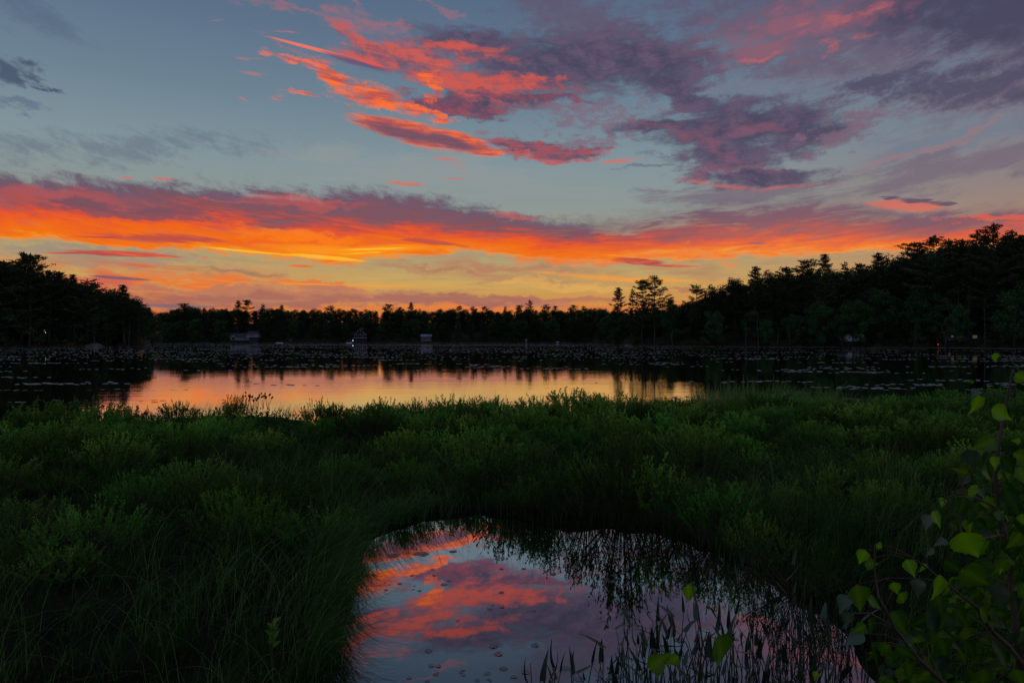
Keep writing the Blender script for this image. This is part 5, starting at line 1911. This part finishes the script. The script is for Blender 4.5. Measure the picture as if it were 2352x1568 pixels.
LF = [  # x, y, length, angle of the tip, tone (zoomed crop units: 996 x 1568 over the right fifth of the photo)
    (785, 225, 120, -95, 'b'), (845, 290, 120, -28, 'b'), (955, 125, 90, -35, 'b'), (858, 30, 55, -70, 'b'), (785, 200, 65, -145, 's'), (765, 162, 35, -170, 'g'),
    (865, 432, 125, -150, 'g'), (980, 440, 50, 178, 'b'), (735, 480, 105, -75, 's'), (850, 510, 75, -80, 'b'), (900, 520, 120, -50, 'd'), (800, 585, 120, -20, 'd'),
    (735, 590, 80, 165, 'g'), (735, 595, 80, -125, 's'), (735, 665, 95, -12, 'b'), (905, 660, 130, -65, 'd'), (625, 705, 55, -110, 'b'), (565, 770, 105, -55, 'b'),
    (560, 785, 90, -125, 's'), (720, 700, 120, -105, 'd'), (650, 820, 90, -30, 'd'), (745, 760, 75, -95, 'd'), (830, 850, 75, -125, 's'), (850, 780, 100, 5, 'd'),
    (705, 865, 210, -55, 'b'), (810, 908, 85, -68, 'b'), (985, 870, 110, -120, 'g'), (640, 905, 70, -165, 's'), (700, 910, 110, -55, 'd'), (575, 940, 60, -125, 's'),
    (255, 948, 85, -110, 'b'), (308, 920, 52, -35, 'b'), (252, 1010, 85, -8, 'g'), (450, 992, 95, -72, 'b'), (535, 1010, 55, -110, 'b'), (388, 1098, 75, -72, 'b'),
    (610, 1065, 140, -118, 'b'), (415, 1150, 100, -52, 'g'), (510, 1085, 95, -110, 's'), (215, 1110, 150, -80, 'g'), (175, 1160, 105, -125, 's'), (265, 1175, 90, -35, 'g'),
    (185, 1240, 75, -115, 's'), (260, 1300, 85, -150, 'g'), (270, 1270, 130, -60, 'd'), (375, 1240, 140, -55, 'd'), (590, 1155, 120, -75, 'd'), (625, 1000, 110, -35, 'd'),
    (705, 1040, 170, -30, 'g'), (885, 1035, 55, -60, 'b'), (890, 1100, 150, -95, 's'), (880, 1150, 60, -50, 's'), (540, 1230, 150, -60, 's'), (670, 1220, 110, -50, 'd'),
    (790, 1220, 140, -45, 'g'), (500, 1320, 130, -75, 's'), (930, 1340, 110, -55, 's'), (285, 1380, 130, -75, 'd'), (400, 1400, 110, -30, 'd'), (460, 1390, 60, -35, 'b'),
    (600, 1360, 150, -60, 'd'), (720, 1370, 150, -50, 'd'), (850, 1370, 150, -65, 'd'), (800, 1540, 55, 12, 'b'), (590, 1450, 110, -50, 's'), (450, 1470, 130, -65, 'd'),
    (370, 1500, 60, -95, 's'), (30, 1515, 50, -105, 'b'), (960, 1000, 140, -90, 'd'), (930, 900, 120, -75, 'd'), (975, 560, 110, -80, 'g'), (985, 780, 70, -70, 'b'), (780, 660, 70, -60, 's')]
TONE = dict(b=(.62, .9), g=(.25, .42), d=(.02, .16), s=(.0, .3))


def cp(cx_, cy_, D):
    """crop units to a point at distance D"""
    px, py = 1862 + .492 * cx_, 796 + .492 * cy_
    return Vector(((px - 1176) / FPX * D, D, z_at(py, D)))


birch = empty('birch_sapling', (1.55, 1.6, .55))
tag(birch, 'birch sapling with toothed bright and dark leaves filling the right foreground', 'sapling')
r = random.Random(5)
items = {'bright': [], 'dark': [], 'painted_sheen': []}
stems = MB()
bx = Vector(birch.location)
L2 = lambda v: tuple(Vector(v) - bx)
lims = [([(945, 108), (918, 245), (885, 420), (862, 600), (885, 800), (930, 1050), (960, 1300), (990, 1568)], 1.30, (.0022, .0065)),
        ([(480, 985), (560, 1045), (640, 1108), (780, 1220), (850, 1330), (930, 1400), (1010, 1500)], 1.2, (.0012, .0045)),
        ([(300, 925), (300, 1040), (318, 1160), (352, 1225), (390, 1310), (500, 1450), (620, 1568)], 1.12, (.0010, .0035)),
        ([(735, 590), (700, 640), (745, 690), (850, 742), (892, 800)], 1.28, (.0012, .0026)),
        ([(180, 1245), (280, 1245), (380, 1300)], 1.12, (.0010, .002)), ([(620, 715), (690, 800), (705, 865), (800, 900), (900, 880)], 1.22, (.0010, .0026)),
        ([(395, 1120), (352, 1225)], 1.12, (.0009, .0016)), ([(860, 20), (930, 60), (975, 110), (945, 240)], 1.36, (.0009, .002)), ([(510, 1080), (640, 1108)], 1.2, (.0010, .002))]
for pl, D, (ra, rb2) in lims:
    n = len(pl)
    stems.tube([L2(cp(a, b, D + .02 * math.sin(i * 1.7))) for i, (a, b) in enumerate(pl)], [ra + (rb2 - ra) * i / (n - 1) for i in range(n)], 6)
g0 = Vector((1.62, 1.55, .45))
for a, b, D in ((990, 1568, 1.30), (1010, 1500, 1.2), (620, 1568, 1.12)):
    stems.tube([L2(cp(a, b, D)), L2((cp(a, b, D) + g0) / 2 + Vector((.1, 0, -.1))), L2(g0)], [.0055, .007, .009], 6)
pet = stems


def near_stem(p):
    best = None
    for pl, D, _ in lims:
        for i in range(len(pl) - 1):
            for t in (0, .25, .5, .75, 1):
                q = cp(pl[i][0] + (pl[i + 1][0] - pl[i][0]) * t, pl[i][1] + (pl[i + 1][1] - pl[i][1]) * t, D)
                if best is None or (q - p).length < (best - p).length:
                    best = q
    return best


def add_leaf(cx_, cy_, ln, ang, tone, D):
    p = cp(cx_, cy_, D)
    L = ln * .492 / FPX * D * .95
    a = math.radians(ang)
    d = Vector((math.cos(a), r.uniform(-.35, .35), math.sin(a)))
    nrm = Vector((r.gauss(0, .45), -1, r.gauss(.35 if tone == 's' else .1, .4)))
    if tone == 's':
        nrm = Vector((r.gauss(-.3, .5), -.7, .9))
    items['bright' if tone in 'bg' else 'dark' if tone == 'd' else 'painted_sheen'].append((L2(p), d, nrm, L, r.uniform(*TONE[tone]), r.uniform(.0, .35)))
    q = near_stem(p)
    if (q - p).length < .12:
        mid = (q + p) / 2 + Vector((0, 0, .006))
        pet.tube([L2(q), L2(mid), L2(p)], [.0007, .0006, .0006], 4, False)


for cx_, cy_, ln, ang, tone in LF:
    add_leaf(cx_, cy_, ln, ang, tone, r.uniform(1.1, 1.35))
for _ in range(230):
    cx_, cy_ = r.uniform(480, 1010), r.uniform(950, 1600)
    if cx_ < 1010 - (cy_ - 700) * .9:
        continue
    add_leaf(cx_, cy_, r.uniform(60, 130), r.uniform(-150, -20), r.choice('dddddggg'), r.uniform(1.25, 1.6))
for _ in range(60):
    cx_, cy_ = r.uniform(740, 1020), r.uniform(480, 1000)
    add_leaf(cx_, cy_, r.uniform(80, 130), r.uniform(-130, -30), r.choice('dddg'), r.uniform(1.3, 1.6))
for _ in range(26):
    cx_, cy_ = r.uniform(250, 600), r.uniform(1330, 1600)
    add_leaf(cx_, cy_, r.uniform(80, 130), r.uniform(-150, -20), r.choice('dddsg'), r.uniform(1.15, 1.4))
stems.build('branches', MAT['birchstem'], birch, True)
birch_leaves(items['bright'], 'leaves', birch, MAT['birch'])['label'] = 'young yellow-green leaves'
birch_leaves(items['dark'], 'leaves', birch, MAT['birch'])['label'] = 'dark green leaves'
birch_leaves(items['painted_sheen'], 'leaves', birch, MAT['birchpale'])['label'] = 'upturned leaves with their silvery sky sheen painted as a paler green'

# a lower shoot of the same kind in front of the pickerelweed
shoot = empty('birch_shoot', (.42, 1.15, 1.1))
tag(shoot, 'thin shoot with a few large yellow-green leaves hanging in front of the pickerelweed', 'shoot')


def dp(px, py, D):
    return Vector(((px - 1176) / FPX * D, D, z_at(py, D)))


b0 = Vector(shoot.location)
L3 = lambda v: tuple(Vector(v) - b0)
m = MB()
m.tube([L3(dp(1588, 1335, .8)), L3(dp(1604, 1400, .8)), L3(dp(1614, 1480, .8)), L3(dp(1600, 1600, .82)), L3((.42, 1.15, 1.1))], [.0006, .0008, .001, .0014, .002], 6)
m.tube([L3(dp(1612, 1478, .8)), L3(dp(1630, 1462, .8)), L3(dp(1646, 1466, .8))], .0006, 5)
m.build('branches', MAT['birchstem'], shoot, True)
fw = []
for px, py, ln, an, ti, cu in ((1582, 1342, 46, -88, .7, .1), (1645, 1464, 105, -66, .25, .5), (1490, 1535, 66, 28, .4, .3), (1560, 1508, 40, -150, .6, .1)):
    a = math.radians(an)
    fw.append((L3(dp(px, py, .8)), Vector((math.cos(a), .1, math.sin(a))), Vector((.75 if ln > 100 else .2, -1, .3)), ln / FPX * .8, ti, cu))
birch_leaves(fw, 'leaves', shoot, MAT['birch'])

# little broad-leaved plant low in the left foreground
o = empty('seedling', on_water(626, 1600))
o.location.z = .35
tag(o, 'small oak-like seedling with upright leaves low in the left foreground', 'seedling')
r2 = random.Random(9)
it = []
for k in range(9):
    a = k * 2.4
    it.append(((0, 0, .02 * k), (math.cos(a), math.sin(a), .9), (math.cos(a) * -.6, -.5 + math.sin(a) * -.6, 1), .075, r2.uniform(.2, .4), .1))
MB().tube([(0, 0, -.35), (0, 0, 0), (0, 0, .18)], [.004, .003, .002], 5).build('stem', MAT['birchstem'], o)
birch_leaves(it, 'leaves', o, MAT['birch'])

# unseen trees added behind the camera to block sky and darken the near marsh
for i, (x, y, h, k) in enumerate([(-6, -5, 8, 1), (5, -6, 8.5, 0), (-1, -7, 9, 3), (10, -4, 8, 1), (-12, -4, 8, 3)]):
    tree('broadleaf_tree', BROADS[k], 1176, 1, h, 'unseen leafy tree added behind the viewpoint to shade the near marsh', 'tree', 'unseen shade trees added behind the viewpoint', 1.0, z=.6)
    o = [q for q in C.objects if q.get('group') == 'unseen shade trees added behind the viewpoint'][-1]
    o.location = (x, y, .5)
